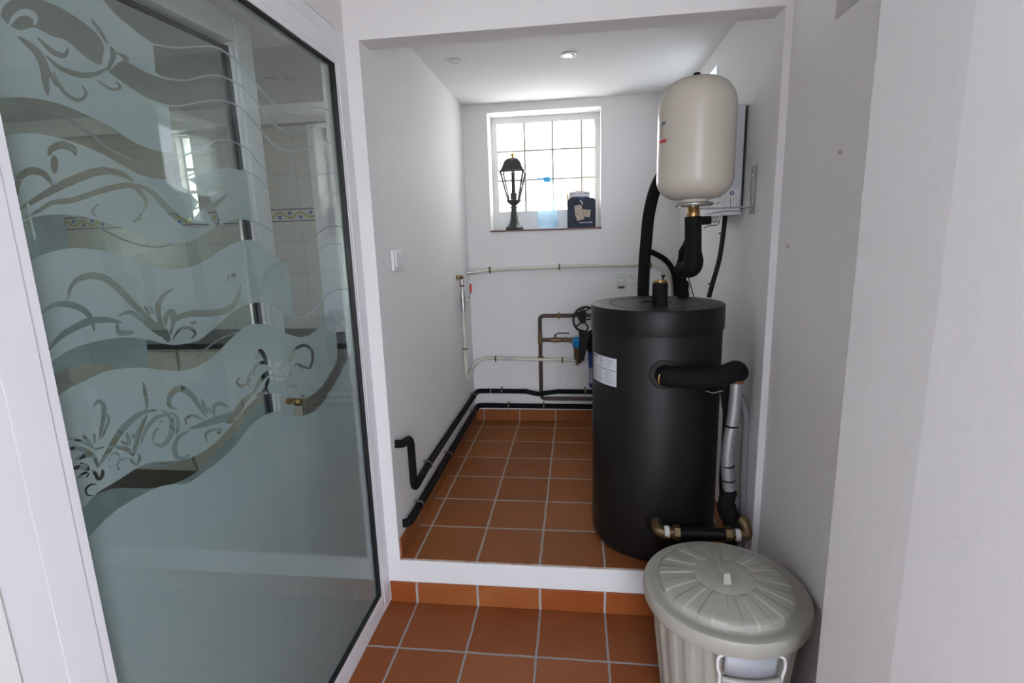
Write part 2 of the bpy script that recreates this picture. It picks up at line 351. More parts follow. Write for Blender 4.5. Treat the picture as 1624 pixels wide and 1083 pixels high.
# window of glass blocks at the back
wn = thing('window_1', 'bright square window of glass blocks in the niche end wall', 'window', (0, WY, WZ0), kind='structure')
gx = [at(x, 220, 'Y', WY).x for x in (788, 831.5, 876, 922.3, 943)]
gz = [at(850, y, 'Y', WY).z for y in (334, 284.6, 238, 194)]
bm = new()
box(bm, WX0-.0, gx[0], WY, 2.3, WZ0, WZ1); box(bm, gx[-1], WX1, WY, 2.3, WZ0, WZ1)
box(bm, gx[0], gx[-1], WY, 2.3, WZ0, gz[0]); box(bm, gx[0], gx[-1], WY, 2.3, gz[-1], WZ1)
link('window_surround', bm, plaster_n, wn)
bm = new()
for x in gx[1:-1]: box(bm, x-.0075, x+.0075, WY+.004, 2.26, gz[0], gz[-1])
for z in gz[1:-1]: box(bm, gx[0], gx[-1], WY+.0045, 2.259, z-.0065, z+.0065)
link('mortar_grid', bm, mat('mortar', (.55, .52, .46), .8), wn)
for i in range(4):
    for j in range(3):
        link('glass_block', B(gx[i]+.0076, gx[i+1]-.0076, WY+.012, WY+.09, gz[j]+.0066, gz[j+1]-.0066), block_m, wn, bevel=.006)
struct('trim_4', B(WX0, WX1, YB+.021, WY, WZ0-.0118, WZ0), plaster_n, 'white inner sill below the glass blocks behind the lantern', 'window sill')  # unseen sill top made white to bounce light onto the surround
struct('trim_3', B(WX0-.004, WX1+.006, YB-.012, YB+.02, WZ0-.011, WZ0), sillm, 'thin dark red tiled sill of the glass block window', 'window sill', bevel=.002)
# side window in the right wall, mostly hidden by the vessel
w2 = thing('window_2', 'small window high in the niche side wall above the pale vessel', 'window', (XN, SY0, SZ0), kind='structure')
link('window_frame', walls(new(), (1.80, 1.86, SY0, SY1, SZ0, SZ0+.04), (1.80, 1.86, SY0, SY1, SZ1-.04, SZ1), (1.80, 1.86, SY0, SY0+.04, SZ0+.04, SZ1-.04), (1.80, 1.86, SY1-.04, SY1, SZ0+.04, SZ1-.04)), pvc, w2)
link('pane', B(1.82, 1.84, SY0+.04, SY1-.04, SZ0+.04, SZ1-.04), block_m, w2)
# kitchen window
w3 = thing('window_3', 'narrow window showing blue sky behind the frosted glass', 'window', (kw0.x, KZ, kw1.z), kind='structure')
bm = new(); a, b_, z0, z1 = kw0.x, kw1.x, kw1.z, kw0.z
for q in ((a, a+.015, z0, z1), (b_-.015, b_, z0, z1), (a+.015, b_-.015, z0, z0+.015), (a+.015, b_-.015, z1-.015, z1)): box(bm, q[0], q[1], KZ+.06, KZ+.11, q[2], q[3])
for k in (.36, .62): box(bm, a+.015, b_-.015, KZ+.06, KZ+.11, z0+(z1-z0)*k-.012, z0+(z1-z0)*k+.012)
link('window_frame', bm, pvc, w3); link('pane', B(a+.01, b_-.01, KZ+.08, KZ+.09, z0+.01, z1-.01), glass_m, w3)
w5 = thing('reflection_window', 'small window added as bright reflections near the wide white stile', 'window', (kv0.x, KZ, kv1.z), kind='structure')  # stands in for bright window reflections on the glass
bm = new(); a, b_, z0, z1 = kv0.x, kv1.x, kv1.z, kv0.z
for q in ((a, a+.02, z0, z1), (b_-.02, b_, z0, z1), ((a+b_)/2-.012, (a+b_)/2+.012, z0+.02, z1-.02), (a+.02, b_-.02, z0, z0+.02), (a+.02, b_-.02, z1-.02, z1)): box(bm, q[0], q[1], KZ+.06, KZ+.11, q[2], q[3])
link('window_frame', bm, pvc, w5); link('pane', B(a+.01, b_-.01, KZ+.08, KZ+.09, z0+.01, z1-.01), glass_m, w5)
w4 = thing('window_added', 'unseen window added to light the room behind the glass', 'window', (-4.1, 0, 1.15), kind='structure')  # out of view, added to bring more daylight into this room
bm = new()
for q in ((-.4, -.34, 1.45, 2.25), (.44, .5, 1.45, 2.25), (.02, .08, 1.51, 2.19), (-.34, .44, 1.45, 1.51), (-.34, .44, 2.19, 2.25)): box(bm, -4.22, -4.16, *q)
link('window_frame', bm, pvc, w4); link('pane', B(-4.20, -4.19, -.36, .46, 1.5, 2.2), glass_m, w4)

# ------------------------------------------------------------------ frosted glass panel
Z1 = lambda x, y: (x/2.7075, y/2.7075)
Z2 = lambda x, y: (250+x/2.7075, y/2.7075)
Z3 = lambda x, y: (x/2.7075, 380+y/2.7075)
Z4 = lambda x, y: (250+x/2.7075, 380+y/2.7075)
Z5 = lambda x, y: (x/2.8267, 700+y/2.8267)
Z7 = lambda x, y: (380+x/6.017, 500+y/6.017)
Z8 = lambda x, y: (90+x/5.417, 600+y/5.417)
ZQ = lambda x, y: (380+x/4.165, 300+y/4.165)
XG = -.156
def pl(zf, pts): return [zf(*p) for p in pts]
def uv(p): q = at(p[0], p[1], 'X', XG-.004); return (q.y, q.z)
OPS = []      # (polygon in panel coordinates, frosted?)
def sm(pts, n=6, closed=False): return [(v.x, v.y) for v in spline([Vector((x, y, 0)) for x, y in pts], n, closed)]
def area(px, on=True): OPS.append(([uv(p) for p in px], on))
def strokepoly(c, wid, prof):
    n = len(c); Lp = []; Rp = []
    for i in range(n):
        a = c[max(i-1, 0)]; b = c[min(i+1, n-1)]; dx, dy = b[0]-a[0], b[1]-a[1]; l = math.hypot(dx, dy) or 1e-9
        h = wid/2*prof(i/(n-1)); Lp.append((c[i][0]-dy/l*h, c[i][1]+dx/l*h)); Rp.append((c[i][0]+dy/l*h, c[i][1]-dx/l*h))
    return Lp+Rp[::-1]
taper = lambda t: max(.04, math.sin(math.pi*min(1, max(0, t)))**.6)
def stroke(zf, pts, wd, on=False, prof=taper):
    s = {Z8: 5.417, Z7: 6.017, ZQ: 4.165, Z5: 2.8267}.get(zf, 2.7075)
    OPS.append(([uv(p) for p in strokepoly(sm(pl(zf, pts)), wd/s, prof)], on))
def line(pts_px, wpx=2.6): OPS.append(([uv(p) for p in strokepoly(sm(pts_px), wpx, lambda t: 1)], True))
# band A + B (top)
LL1 = pl(Z1, [(760, 205), (870, 198)])+pl(Z2, [(250, 203), (310, 235), (370, 290), (430, 365), (490, 435), (540, 472), (600, 485), (650, 468), (700, 462), (745, 478)])
LL2 = pl(Z1, [(570, 272), (630, 300), (700, 332), (800, 345), (870, 328)])+pl(Z2, [(260, 322), (320, 345), (370, 375), (430, 440), (480, 510), (540, 560), (590, 573), (640, 560), (680, 540), (750, 537)])
LL3 = pl(Z1, [(650, 430), (700, 448), (760, 455), (830, 445)])+pl(Z2, [(190, 437), (250, 430), (320, 442), (380, 480), (430, 540), (480, 600), (530, 640), (590, 652), (640, 640), (690, 618), (755, 615)])
LL4 = pl(Z2, [(200, 640), (250, 606), (300, 602), (350, 618), (400, 650), (440, 705), (500, 760), (550, 783), (600, 788), (650, 770), (700, 748), (765, 740)])
LL5 = pl(Z2, [(360, 725), (420, 755), (470, 805), (530, 860), (590, 888), (640, 875), (690, 840), (730, 828), (780, 835)])
LL6 = pl(Z2, [(400, 945), (450, 965)])+pl(ZQ, [(230, 290), (300, 355), (370, 380), (430, 365), (500, 310), (560, 260), (620, 242), (680, 250)])
LL7 = pl(ZQ, [(300, 480), (360, 512), (430, 500), (480, 450), (540, 390), (590, 360), (680, 365)])
LL8 = pl(ZQ, [(340, 843), (400, 850), (460, 830), (520, 770), (580, 700), (640, 665), (720, 660)])
LL0 = pl(Z2, [(215, 540), (245, 534), (275, 536)])
area(sm(pl(Z1, [(430, -20), (500, 60), (560, 112), (620, 160), (660, 186)]))+pl(Z1, [(671, 310)])+
     sm(pl(Z1, [(700, 332), (640, 400), (650, 430), (700, 448), (728, 455)]))+pl(Z1, [(748, 658)])+
     sm(pl(Z1, [(740, 658), (650, 640), (560, 600), (480, 545), (400, 505), (300, 460), (200, 430), (100, 418), (0, 420), (-80, 430)]))+pl(Z1, [(-80, -20)]))
# clear lens shapes within A
area(sm(pl(Z1, [(55, 0), (120, -25), (190, 0), (260, 30), (340, 80), (410, 135), (448, 190), (446, 245), (430, 278), (360, 235), (290, 175), (230, 155), (150, 118), (90, 130), (30, 95), (8, 60), (25, 20)]), closed=True), False)
stroke(Z1, [(40, 115), (75, 65), (120, 52), (155, 75), (152, 110)], 30, True)
stroke(Z1, [(120, 130), (190, 160), (250, 190), (280, 190)], 26, True)
area(sm(pl(Z1, [(470, 308), (530, 262), (600, 295), (650, 318), (700, 332), (760, 342), (800, 345)]))+sm(pl(Z1, [(800, 450), (760, 455), (700, 448), (650, 430), (560, 375)])), False)
line(pl(Z1, [(640, 185), (760, 205)])+LL1[1:]); line(LL2); line(LL3); line(LL4, 2.2); line(LL5, 2.2); line(LL6, 2); line(LL7, 2); line(LL8, 2); line(LL0, 2)
for q, wd in (([(395, 80), (430, 130), (468, 192)], 16), ([(480, 200), (490, 240), (465, 305)], 24), ([(530, 230), (560, 262)], 12),
              ([(200, 235), (260, 290), (350, 322), (420, 315), (468, 288)], 24), ([(80, 155), (160, 220), (195, 290), (200, 350), (210, 410)], 40),
              ([(235, 300), (255, 360), (300, 415), (350, 428), (374, 400), (355, 368)], 18), ([(165, 160), (230, 222), (280, 238), (298, 205)], 24),
              ([(420, 345), (480, 382), (520, 375), (500, 350)], 14), ([(490, 230), (520, 232), (545, 262), (560, 290)], 12), ([(215, 300), (228, 330), (250, 375)], 16)):
    stroke(Z1, q, wd)
# band C
area(sm(pl(Z1, [(-80, 605), (0, 590), (60, 577), (150, 572), (250, 590), (350, 620), (450, 665), (540, 715), (620, 755), (720, 770), (800, 770), (870, 750), (920, 732), (980, 720), (1062, 738)]))+
     pl(Z1, [(1086, 950)])+sm(pl(Z1, [(1083, 950), (1020, 940), (950, 965), (900, 990), (830, 1030), (760, 1045), (700, 1040), (620, 1015), (560, 985), (500, 970), (420, 945), (330, 925), (240, 920), (160, 930), (90, 962), (0, 1010), (-80, 1060)])))
for q, wd in (([(215, 670), (225, 640), (270, 622), (320, 640), (328, 668)], 34), ([(80, 840), (85, 770), (130, 735), (190, 745), (235, 800)], 34),
              ([(60, 915), (160, 855), (240, 810), (330, 768), (430, 735), (520, 745), (580, 780)], 38), ([(85, 950), (170, 905), (230, 870), (320, 858), (440, 818), (560, 795), (610, 830), (632, 880), (590, 945)], 26),
              ([(570, 955), (612, 935)], 16), ([(585, 788), (650, 820), (710, 880), (770, 940), (830, 968), (905, 965)], 30), ([(720, 772), (800, 788), (860, 838), (910, 900), (945, 985)], 46),
              ([(985, 792), (900, 838), (850, 900), (812, 955)], 26), ([(985, 828), (930, 878), (900, 912)], 20), ([(235, 665), (240, 745)], 34), ([(430, 870), (400, 905), (420, 930)], 10)):
    stroke(Z1, q, wd)
# band D
area(sm(pl(Z3, [(-40, 170), (60, 120), (130, 95), (200, 60), (300, 38), (400, 40), (500, 60), (580, 85), (650, 115), (740, 125), (820, 118), (900, 80), (960, 40), (1020, 10), (1083, 0)])+pl(Z4, [(440, 20), (480, 55), (545, 95)]))+
     pl(Z4, [(565, 95), (582, 338)])+sm(pl(Z4, [(575, 335), (540, 312), (490, 282), (430, 270), (370, 287), (320, 315)])+pl(Z3, [(950, 355), (900, 400), (850, 435), (760, 452), (700, 445), (640, 430), (560, 420), (480, 425), (400, 440), (320, 465), (260, 500), (215, 530), (100, 610), (-40, 700)])))
for q, wd in (([(292, 270), (310, 200), (350, 165), (410, 155), (470, 175), (530, 228), (590, 290), (650, 345), (700, 390)], 30),
              ([(165, 330), (230, 282), (300, 278), (360, 300), (395, 340), (410, 395)], 28), ([(200, 490), (260, 420), (330, 375), (400, 348), (470, 345), (530, 358)], 32),
              ([(505, 355), (515, 395), (545, 400), (580, 396)], 26), ([(510, 328), (560, 312), (610, 340), (660, 385), (705, 420)], 22), ([(752, 208), (705, 240), (682, 290), (690, 345), (710, 390)], 24),
              ([(622, 282), (650, 325)], 14), ([(648, 285), (662, 322)], 9), ([(715, 370), (715, 335), (735, 312), (750, 322), (735, 350)], 28), ([(735, 410), (755, 345), (820, 318), (900, 316), (980, 300), (1022, 255), (1036, 190)], 30),
              ([(745, 430), (775, 385), (815, 378), (842, 402), (822, 428)], 15), ([(820, 360), (848, 352)], 13), ([(640, 350), (680, 375), (712, 405), (728, 440)], 40), ([(995, 150), (1018, 155)], 18), ([(975, 182), (986, 152)], 8)):
    stroke(Z3, q, wd)
# band E
area(sm(pl(Z3, [(80, 800), (245, 680), (300, 640), (380, 600), (460, 565), (540, 552), (620, 550), (700, 560), (780, 562), (850, 545), (920, 500), (980, 440), (1040, 385)])+pl(Z4, [(400, 365), (450, 362), (500, 375), (550, 400), (610, 418), (660, 405), (710, 360), (745, 305)]))+
     pl(Z4, [(765, 330), (776, 512)])+sm(pl(Z4, [(775, 518), (740, 580), (700, 640), (660, 670), (620, 682), (570, 675), (520, 662), (470, 662), (430, 680), (380, 725), (340, 775), (300, 820), (240, 880), (180, 920), (120, 945), (60, 950), (0, 953)])+
     pl(Z5, [(720, 92), (670, 97), (620, 118), (540, 170), (440, 232), (375, 298), (250, 400), (150, 480)])))
for q, wd in (([(322, 245), (365, 195), (410, 235), (412, 330), (392, 430), (370, 530)], 44), ([(445, 300), (455, 360), (425, 440), (388, 530)], 26), ([(750, 30), (765, 120), (780, 200), (780, 268)], 34),
              ([(865, 272), (760, 290), (660, 350), (560, 450), (490, 560), (430, 660), (365, 760)], 56), ([(785, 305), (740, 400), (700, 500), (685, 600), (662, 670)], 50), ([(668, 670), (600, 605), (500, 585)], 44),
              ([(608, 460), (638, 578)], 36), ([(555, 540), (625, 568)], 24), ([(660, 460), (660, 515)], 18), ([(900, 268), (970, 320), (1000, 400), (980, 500), (910, 578), (835, 550)], 50), ([(980, 285), (1040, 340), (1048, 420), (1028, 495)], 36),
              ([(950, 318), (860, 340), (780, 430), (722, 585)], 38), ([(885, 425), (845, 470), (832, 545)], 28), ([(888, 370), (922, 375)], 18), ([(885, 395), (900, 405)], 12), ([(1040, 265), (978, 240), (975, 170), (1020, 105), (1090, 92), (1165, 145), (1230, 240), (1300, 340)], 56),
              ([(1248, 175), (1275, 250), (1300, 300)], 36), ([(1125, 402), (1115, 350), (1170, 318), (1220, 335), (1275, 362)], 24), ([(1155, 448), (1060, 500), (1020, 580), (1032, 660), (1080, 690), (1162, 650)], 46),
              ([(230, 485), (260, 520), (322, 582)], 34), ([(330, 470), (335, 565)], 26), ([(75, 510), (180, 530), (260, 562), (325, 602)], 26), ([(325, 614), (425, 586)], 17), ([(90, 605), (200, 602), (280, 640), (335, 690), (362, 770)], 50),
              ([(165, 700), (240, 665), (310, 658)], 42), ([(145, 775), (220, 765), (295, 786)], 44), ([(205, 728), (260, 740), (290, 770)], 20), ([(315, 785), (345, 830), (365, 880)], 34), ([(402, 780), (400, 830), (372, 878)], 34),
              ([(180, 862), (230, 825), (275, 803)], 28), ([(262, 855), (288, 810)], 14), ([(325, 1008), (270, 1000), (260, 950), (300, 913), (352, 910)], 20), ([(468, 672), (500, 640), (545, 665), (530, 712)], 16),
              ([(630, 685), (560, 700), (528, 740), (548, 790)], 20), ([(635, 690), (690, 750)], 30), ([(708, 640), (718, 690), (695, 752)], 30), ([(452, 742), (474, 765)], 14), ([(450, 715), (470, 680)], 12)):
    stroke(Z8, q, wd)
for q, wd in (([(818, 812), (880, 792), (950, 770), (1010, 750), (1050, 695), (1090, 655)], 34), ([(925, 768), (922, 720), (950, 703), (984, 722)], 18), ([(895, 870), (886, 840), (910, 818), (958, 815)], 14), ([(932, 832), (956, 826)], 12),
              ([(1032, 588), (1020, 615), (1045, 628), (1083, 598)], 15), ([(898, 718), (908, 748)], 11), ([(940, 768), (985, 775), (1020, 780)], 30)):
    stroke(Z3, q, wd)
for q, wd in (([(168, 432), (172, 360), (210, 340), (250, 405), (300, 470), (360, 530), (412, 580)], 40), ([(135, 580), (155, 490), (220, 450), (280, 462), (315, 500)], 36), ([(150, 735), (190, 640), (260, 562), (330, 540), (405, 572)], 46),
              ([(285, 745), (258, 690), (290, 612), (350, 598), (385, 620)], 36), ([(165, 765), (225, 735), (245, 690)], 34), ([(315, 460), (372, 510)], 20), ([(355, 440), (392, 498)], 24), ([(400, 432), (405, 482)], 13),
              ([(430, 640), (462, 540), (480, 440), (520, 350), (580, 295), (650, 293), (695, 350), (702, 430), (670, 505), (628, 490), (618, 445)], 28), ([(440, 475), (428, 565)], 17), ([(520, 485), (560, 463), (602, 500), (585, 552)], 20),
              ([(340, 642), (400, 610), (450, 598)], 26), ([(440, 650), (440, 705)], 36), ([(455, 720), (500, 675), (545, 690), (557, 740), (530, 772)], 18), ([(565, 755), (600, 772), (645, 762)], 14), ([(488, 540), (506, 575)], 11), ([(622, 430), (640, 410)], 14), ([(120, 520), (85, 620), (110, 700)], 20), ([(150, 690), (140, 760)], 18)):
    stroke(Z7, q, wd)
# band F, all the lower glass
area(sm(pl(Z4, [(900, 400), (815, 522), (780, 590), (740, 652), (700, 712), (660, 745), (600, 758), (550, 747), (500, 738), (440, 768), (400, 802), (350, 868), (280, 940), (200, 1000), (130, 1045), (60, 1052), (0, 1058)])+
        pl(Z5, [(780, 195), (720, 203), (640, 240), (560, 285), (500, 330), (400, 430), (250, 600)]))+pl(Z5, [(100, 1500), (1800, 1500), (1800, 0)]))

GY0, GY1, GZ0, GZ1 = -1.3905, -.103, .100, 2.411
def build_frost():
    pts, edges = [], []
    polys = OPS+[([(GY0+.004, GZ0+.004), (GY1-.004, GZ0+.004), (GY1-.004, GZ1-.004), (GY0+.004, GZ1-.004)], None)]
    for poly, on in polys:
        b = len(pts); n = len(poly); pts += [Vector(p) for p in poly]; edges += [(b+i, b+(i+1) % n) for i in range(n)]
    vs, es, fs, *_ = delaunay_2d_cdt(pts, edges, [], 0, 1e-5)
    V = np.array([(v.x, v.y) for v in vs]); Fc = np.array([f for f in fs if len(f) == 3])
    cen = V[Fc].mean(axis=1); state = np.zeros(len(cen), bool)
    def inside(P, q):
        x, y = P[:, 0], P[:, 1]; r = np.zeros(len(P), bool); q = np.array(q); j = len(q)-1
        wind = np.zeros(len(P), int)
        for i in range(len(q)):
            x0, y0 = q[j]; x1, y1 = q[i]
            up = (y0 <= y) & (y1 > y); dn = (y0 > y) & (y1 <= y)
            cr = (x1-x0)*(y-y0)-(x-x0)*(y1-y0)
            wind += (up & (cr > 0)).astype(int)-(dn & (cr < 0)).astype(int); j = i
        return wind != 0
    for poly, on in OPS: state[inside(cen, poly)] = on
    state &= inside(cen, polys[-1][0])
    used = {}; verts = []; faces = []
    for f in Fc[state]:
        idx = []
        for i in f:
            if i not in used: used[i] = len(verts); verts.append((0, V[i][0], V[i][1]))
            idx.append(used[i])
        faces.append(idx)
    me = bpy.data.meshes.new('frosted_film'); me.from_pydata(verts, [], faces); me.materials.append(frost_m); return me
frost_me = build_frost()

door = thing('door_1', 'large white framed glass panel with frosted wave and flower pattern', 'glass door', (0, 0, 0), kind='structure')
XF = -.138
# outer frame: stiles and rails, glazing beads and black gasket
bm = new(); box(bm, -.21, XF, -.078, 0, 0, 2.545); link('frame_stile', bm, pvc, door, bevel=.0012)
bm = new(); box(bm, -.21, XF, -1.477, GY0-.022, 0, 2.545); link('frame_stile', bm, pvc, door)
bm = new(); box(bm, -.21, XF-.0008, -1.549, -1.4774, 0, 2.545); link('frame_stile', bm, pvc, door)
bm = new(); box(bm, -.209, XF-.001, GY0-.022, -.078, 2.432, 2.50); link('frame_rail', bm, pvc, door, bevel=.003)
bm = new(); box(bm, -.209, XF-.003, -1.477, -.078, 2.5015, 2.545); link('frame_rail', bm, pvc, door, bevel=.002)
bm = new(); box(bm, -.209, XF-.001, GY0-.022, -.078, 0, .078); link('frame_rail', bm, pvc, door, bevel=.003)
def ring(y0, y1, z0, z1, wd, x0, x1, mt, nm, par):
    bm = new()
    o = [(y0, z0), (y1, z0), (y1, z1), (y0, z1)]; i_ = [(y0+wd, z0+wd), (y1-wd, z0+wd), (y1-wd, z1-wd), (y0+wd, z1-wd)]
    def q(P, x): return [bm.verts.new((x, a, b)) for a, b in P]
    A, Bq, Cc, D = q(o, x1), q(i_, x1), q(i_, x0), q(o, x0)
    for k in range(4):
        k2 = (k+1) % 4
        for U, W in ((A, Bq), (Bq, Cc), (Cc, D), (D, A)): bm.faces.new((U[k], U[k2], W[k2], W[k]))
    return link(nm, bm, mt, par)
ring(GY0-.022, -.078, .078, 2.432, .0205, -.170, XF-.002, pvc, 'glazing_bead', door)
ring(GY0-.006, -.0985, .0985, 2.4115, .004, -.172, XF-.004, rubber, 'gasket', door)
pane = link('glass_pane', B(XG-.004, XG, GY0, GY1, GZ0, GZ1), glass_m, door)
fo = bpy.data.objects.new('frosted_film', frost_me); C.objects.link(fo); fo.parent = door; fo.location = (XG-.006, 0, 0)
# grey spacer bar visible inside the edge of the double glazing
ring(GY0-.02, GY1+.0, GZ0, GZ1, .013, XG-.020, XG-.0075, mat('spacer', (.50, .52, .50), .3, metal=.3), 'spacer_bar', door)

# second leaf standing open inside
LP = Vector((-.385, -.288, 0)); LD = Vector((-.10, -1, 0)).normalized(); ANG = math.atan2(LD.y, LD.x)
leaf = thing('door_2', 'second white framed glass door leaf standing open behind the frosted panel', 'glass door', (LP.x, LP.y, 0), ANG+math.pi/2, kind='structure')
# local axes: -Y runs along the leaf (towards the camera), X is the thickness
LW, LT, LB = 1.25, 2.495, .11
def lb(nm, mt, *b, **k): return link(nm, B(*b), mt, leaf, world=False, **k)
lb('leaf_stile', pvc, -.03, .03, -.085, 0, LB, LT, bevel=.006); lb('leaf_stile', pvc, -.03, .03, -LW, -LW+.085, LB, LT, bevel=.006)
lb('leaf_rail', pvc, -.03, .03, -LW+.085, -.085, LT-.085, LT, bevel=.006); lb('leaf_rail', pvc, -.03, .03, -LW+.085, -.085, LB, LB+.085, bevel=.006)
lb('glazing_bead', pvc, .006, .022, -.100, -.0855, LB+.1, LT-.1, bevel=.003)
lb('gasket', mat('grey_gasket', (.10, .10, .11), .5), -.02, .012, -.104, -.1005, LB+.1, LT-.1)
lb('gasket', rubber, -.02, .012, -LW+.1, -.108, LT-.104, LT-.1005)
lb('spacer_bar', steel, -.014, -.004, -.125, -.110, LB+.1, LT-.11)
lb('glass_pane', glass_m, -.003, .001, -LW+.08, -.104, LB+.085, LT-.085)
bm = new(); bm.from_mesh(frost_me); DZ = -.12
for pco, pno in (((0, 0, LB+.086-DZ), (0, 0, -1)), ((0, -LW+.082+.012, 0), (0, -1, 0))):
    bmesh.ops.bisect_plane(bm, geom=bm.verts[:]+bm.edges[:]+bm.faces[:], plane_co=pco, plane_no=pno, clear_outer=True)
f2 = link('frosted_film', bm, frost_m, leaf, world=False); f2.location = (-.006, -.012, DZ)
hz = at(440, 645, 'X', -.36).z
bm = new(); lathe(bm, [(.0, .0), (.013, 0), (.013, .012), (.008, .014), (.008, .03), (.017, .036), (.019, .05), (.012, .06), (0, .06)], (.03, -.035, hz), seg=20, ax='X')
link('door_knob', bm, brass, leaf, smooth=40, world=False)

# ------------------------------------------------------------------ room behind the glass: cabinets, worktop
wt = at(300, 545, 'Y', 1.10).z
def cabinet(x0, x1, label):
    t = thing('base_cabinet', label, 'cabinet', ((x0+x1)/2, 1.4, .10), group=None)
    link('body', B(x0, x1, 1.14, KZ-.005, .10, wt-.045), cabm, t)
    xm = (x0+x1)/2
    for s, (a, b_) in ((1, (x0+.004, xm-.002)), (-1, (xm+.002, x1-.004))):
        d = link('door', B(a, b_, 1.118, 1.139, .18, wt-.06), cabm, t, bevel=.004)
        kx = b_-.045 if s == 1 else a+.045
        link('knob', L([(.0, 0), (.008, 0), (.006, -.010), (.016, -.020), (.016, -.026), (0, -.030)], (kx, 1.118, wt-.12), seg=16, ax='Y'), cabm, d, smooth=40)
xk = at(190, 565, 'Y', 1.12).x
cabinet(xk-.45, xk+.45, 'cream base cabinet with two round knobs seen through the clear gap in the frosting')
cabinet(xk+.46, xk+1.36, 'cream base cabinet near the edge of the glass panel, beside the knobbed one')
tag(link('worktop', B(-3.55, -.55, 1.09, KZ-.003, wt-.04, wt), worktopm, bevel=.004), 'dark worktop over the cream cabinets behind the frosted glass', 'worktop')
ax0, ax1 = at(497, 195, 'Y', 1.62), at(521, 500, 'Y', 1.62)
tl = thing('tall_cabinet', 'tall white narrow cabinet against the tiled wall behind the glass', 'cabinet', (ax0.x+.06, 1.6, .1))
link('body', B(ax0.x, ax0.x+.20, 1.50, KZ-.004, wt, at(508, 195, 'Y', 1.5).z), pvc, tl, bevel=.004)
link('door', B(ax0.x+.025, ax0.x+.195, 1.482, 1.499, wt+.01, at(508, 195, 'Y', 1.5).z-.01), pvc, tl, bevel=.003)

# ------------------------------------------------------------------ ceiling spotlights
def spot(x, y, label, white_ring=False, tilt=0, z=ZC):  # flag only picks which white plastic the trim ring gets
    t = thing('recessed_spotlight', label, 'spotlight', (x, y, z), group='recessed ceiling spotlights')
    link('trim_ring', L([(.030, 0), (.043, -.001), (.045, -.004), (.043, -.007), (.033, -.008), (.030, -.005)], (x, y, z), seg=40), pvc if white_ring else socketm, t, smooth=40)
    bm = L([(.0, .012), (.021, .008), (.025, -.001), (.028, -.003), (.0285, 0), (.027, .014), (0, .018)], (x, y, z-.004), seg=32)
    bmesh.ops.rotate(bm, verts=bm.verts, cent=(x, y, z-.004), matrix=Matrix.Rotation(R(tilt), 3, 'Y'))
    link('lamp_cup', bm, mat('lamp_cup', (.16, .15, .13), .3, metal=.6), t, smooth=50)
    link('inner_ring', L([(.022, -.009), (.027, -.0095), (.028, -.007), (.022, -.006)], (x, y, z), seg=32), steel, t, smooth=40)
spot(.095, .975, 'dull recessed spotlight in the niche ceiling nearest the wall with the switch')
spot(.745, 1.0, 'bright rimmed recessed spotlight in the middle of the niche ceiling', True, 14)
k1, k2 = at(429, 121, 'Z', ZC), at(458, 123, 'Z', ZC)
spot(k1.x, k1.y, 'recessed spotlight seen through the clear upper glass, beside the second door leaf')
spot(k2.x, k2.y, 'recessed spotlight seen through the clear upper glass, next to the gasket side')

# ------------------------------------------------------------------ big water tank
TX, TY, TR, TH = 1.152, .330, .298, 1.412
tk = thing('hot_water_tank', 'tall dark grey insulated cylindrical hot water tank with black lid', 'water tank', (TX, TY, ZS))
link('jacket', L([(0, ZS+.002), (TR-.05, ZS+.002), (TR-.014, ZS+.012), (TR-.003, ZS+.03), (TR, ZS+.05), (TR, TH-.10), (TR-.004, TH-.09)], (TX, TY, 0), seg=128), tank_m, tk, smooth=30)
lid = link('lid', L([(TR-.001, TH-.112), (TR+.006, TH-.112), (TR+.007, TH-.106), (TR+.007, TH-.008), (TR+.003, TH-.001), (TR-.004, TH), (.217, TH), (.216, TH-.004), (.212, TH-.004), (.211, TH), (.075, TH), (.072, TH-.006), (.0, TH-.006)], (TX, TY, 0), seg=128), tanklid_m, tk, smooth=30)
# spec plate curved on the jacket
def curved(bm, a0, a1, z0, z1, r, cx, cy, n=24, mi=0, thick=0.0):
    A = [bm.verts.new((cx+r*math.cos(a0+(a1-a0)*k/n), cy+r*math.sin(a0+(a1-a0)*k/n), z0)) for k in range(n+1)]
    D = [bm.verts.new((cx+r*math.cos(a0+(a1-a0)*k/n), cy+r*math.sin(a0+(a1-a0)*k/n), z1)) for k in range(n+1)]
    for k in range(n): bm.faces.new((A[k], A[k+1], D[k+1], D[k])).material_index = mi
a0, a1 = R(-169), R(-131.6); pz0, pz1 = 1.060, 1.190
bm = new(); curved(bm, a0, a1, pz0, pz1, TR+.0012, TX, TY); lab = link('spec_label', bm, labelm, tk, smooth=60); tag(lab, 'pale printed specification label')
bm = new(); rr = TR+.0018
def ang(u): return a0+(a1-a0)*u
def zz(v): return pz0+(pz1-pz0)*v
def dash(u0, u1, v0, v1): curved(bm, ang(u0), ang(u1), zz(v0), zz(v1), rr, TX, TY, n=max(2, int((u1-u0)*16)))
dash(.05, .28, .90, .945); dash(.05, .22, .86, .875)
for v in (.80, .74, .68): dash(.05, .05+.2*rnd_.uniform(.6, 1), v, v+.014)
for v in (.93, .88, .82, .76, .70, .64): dash(.40, .40+rnd_.uniform(.08, .25), v, v+.013); dash(.70, .70+rnd_.uniform(.05, .2), v, v+.013)
for k in range(12): dash(.04+k*.08, .04+k*.08+.055, .545, .575)
dash(.345, .353, .03, .52)
for v in (.48, .43, .38, .33, .28, .23, .18, .13, .08): dash(.06, .06+rnd_.uniform(.08, .24), v, v+.011); dash(.40, .40+rnd_.uniform(.06, .16), v, v+.011); dash(.62, .62+rnd_.uniform(.1, .32), v, v+.011)
link('print', bm, ink, lab, smooth=60)
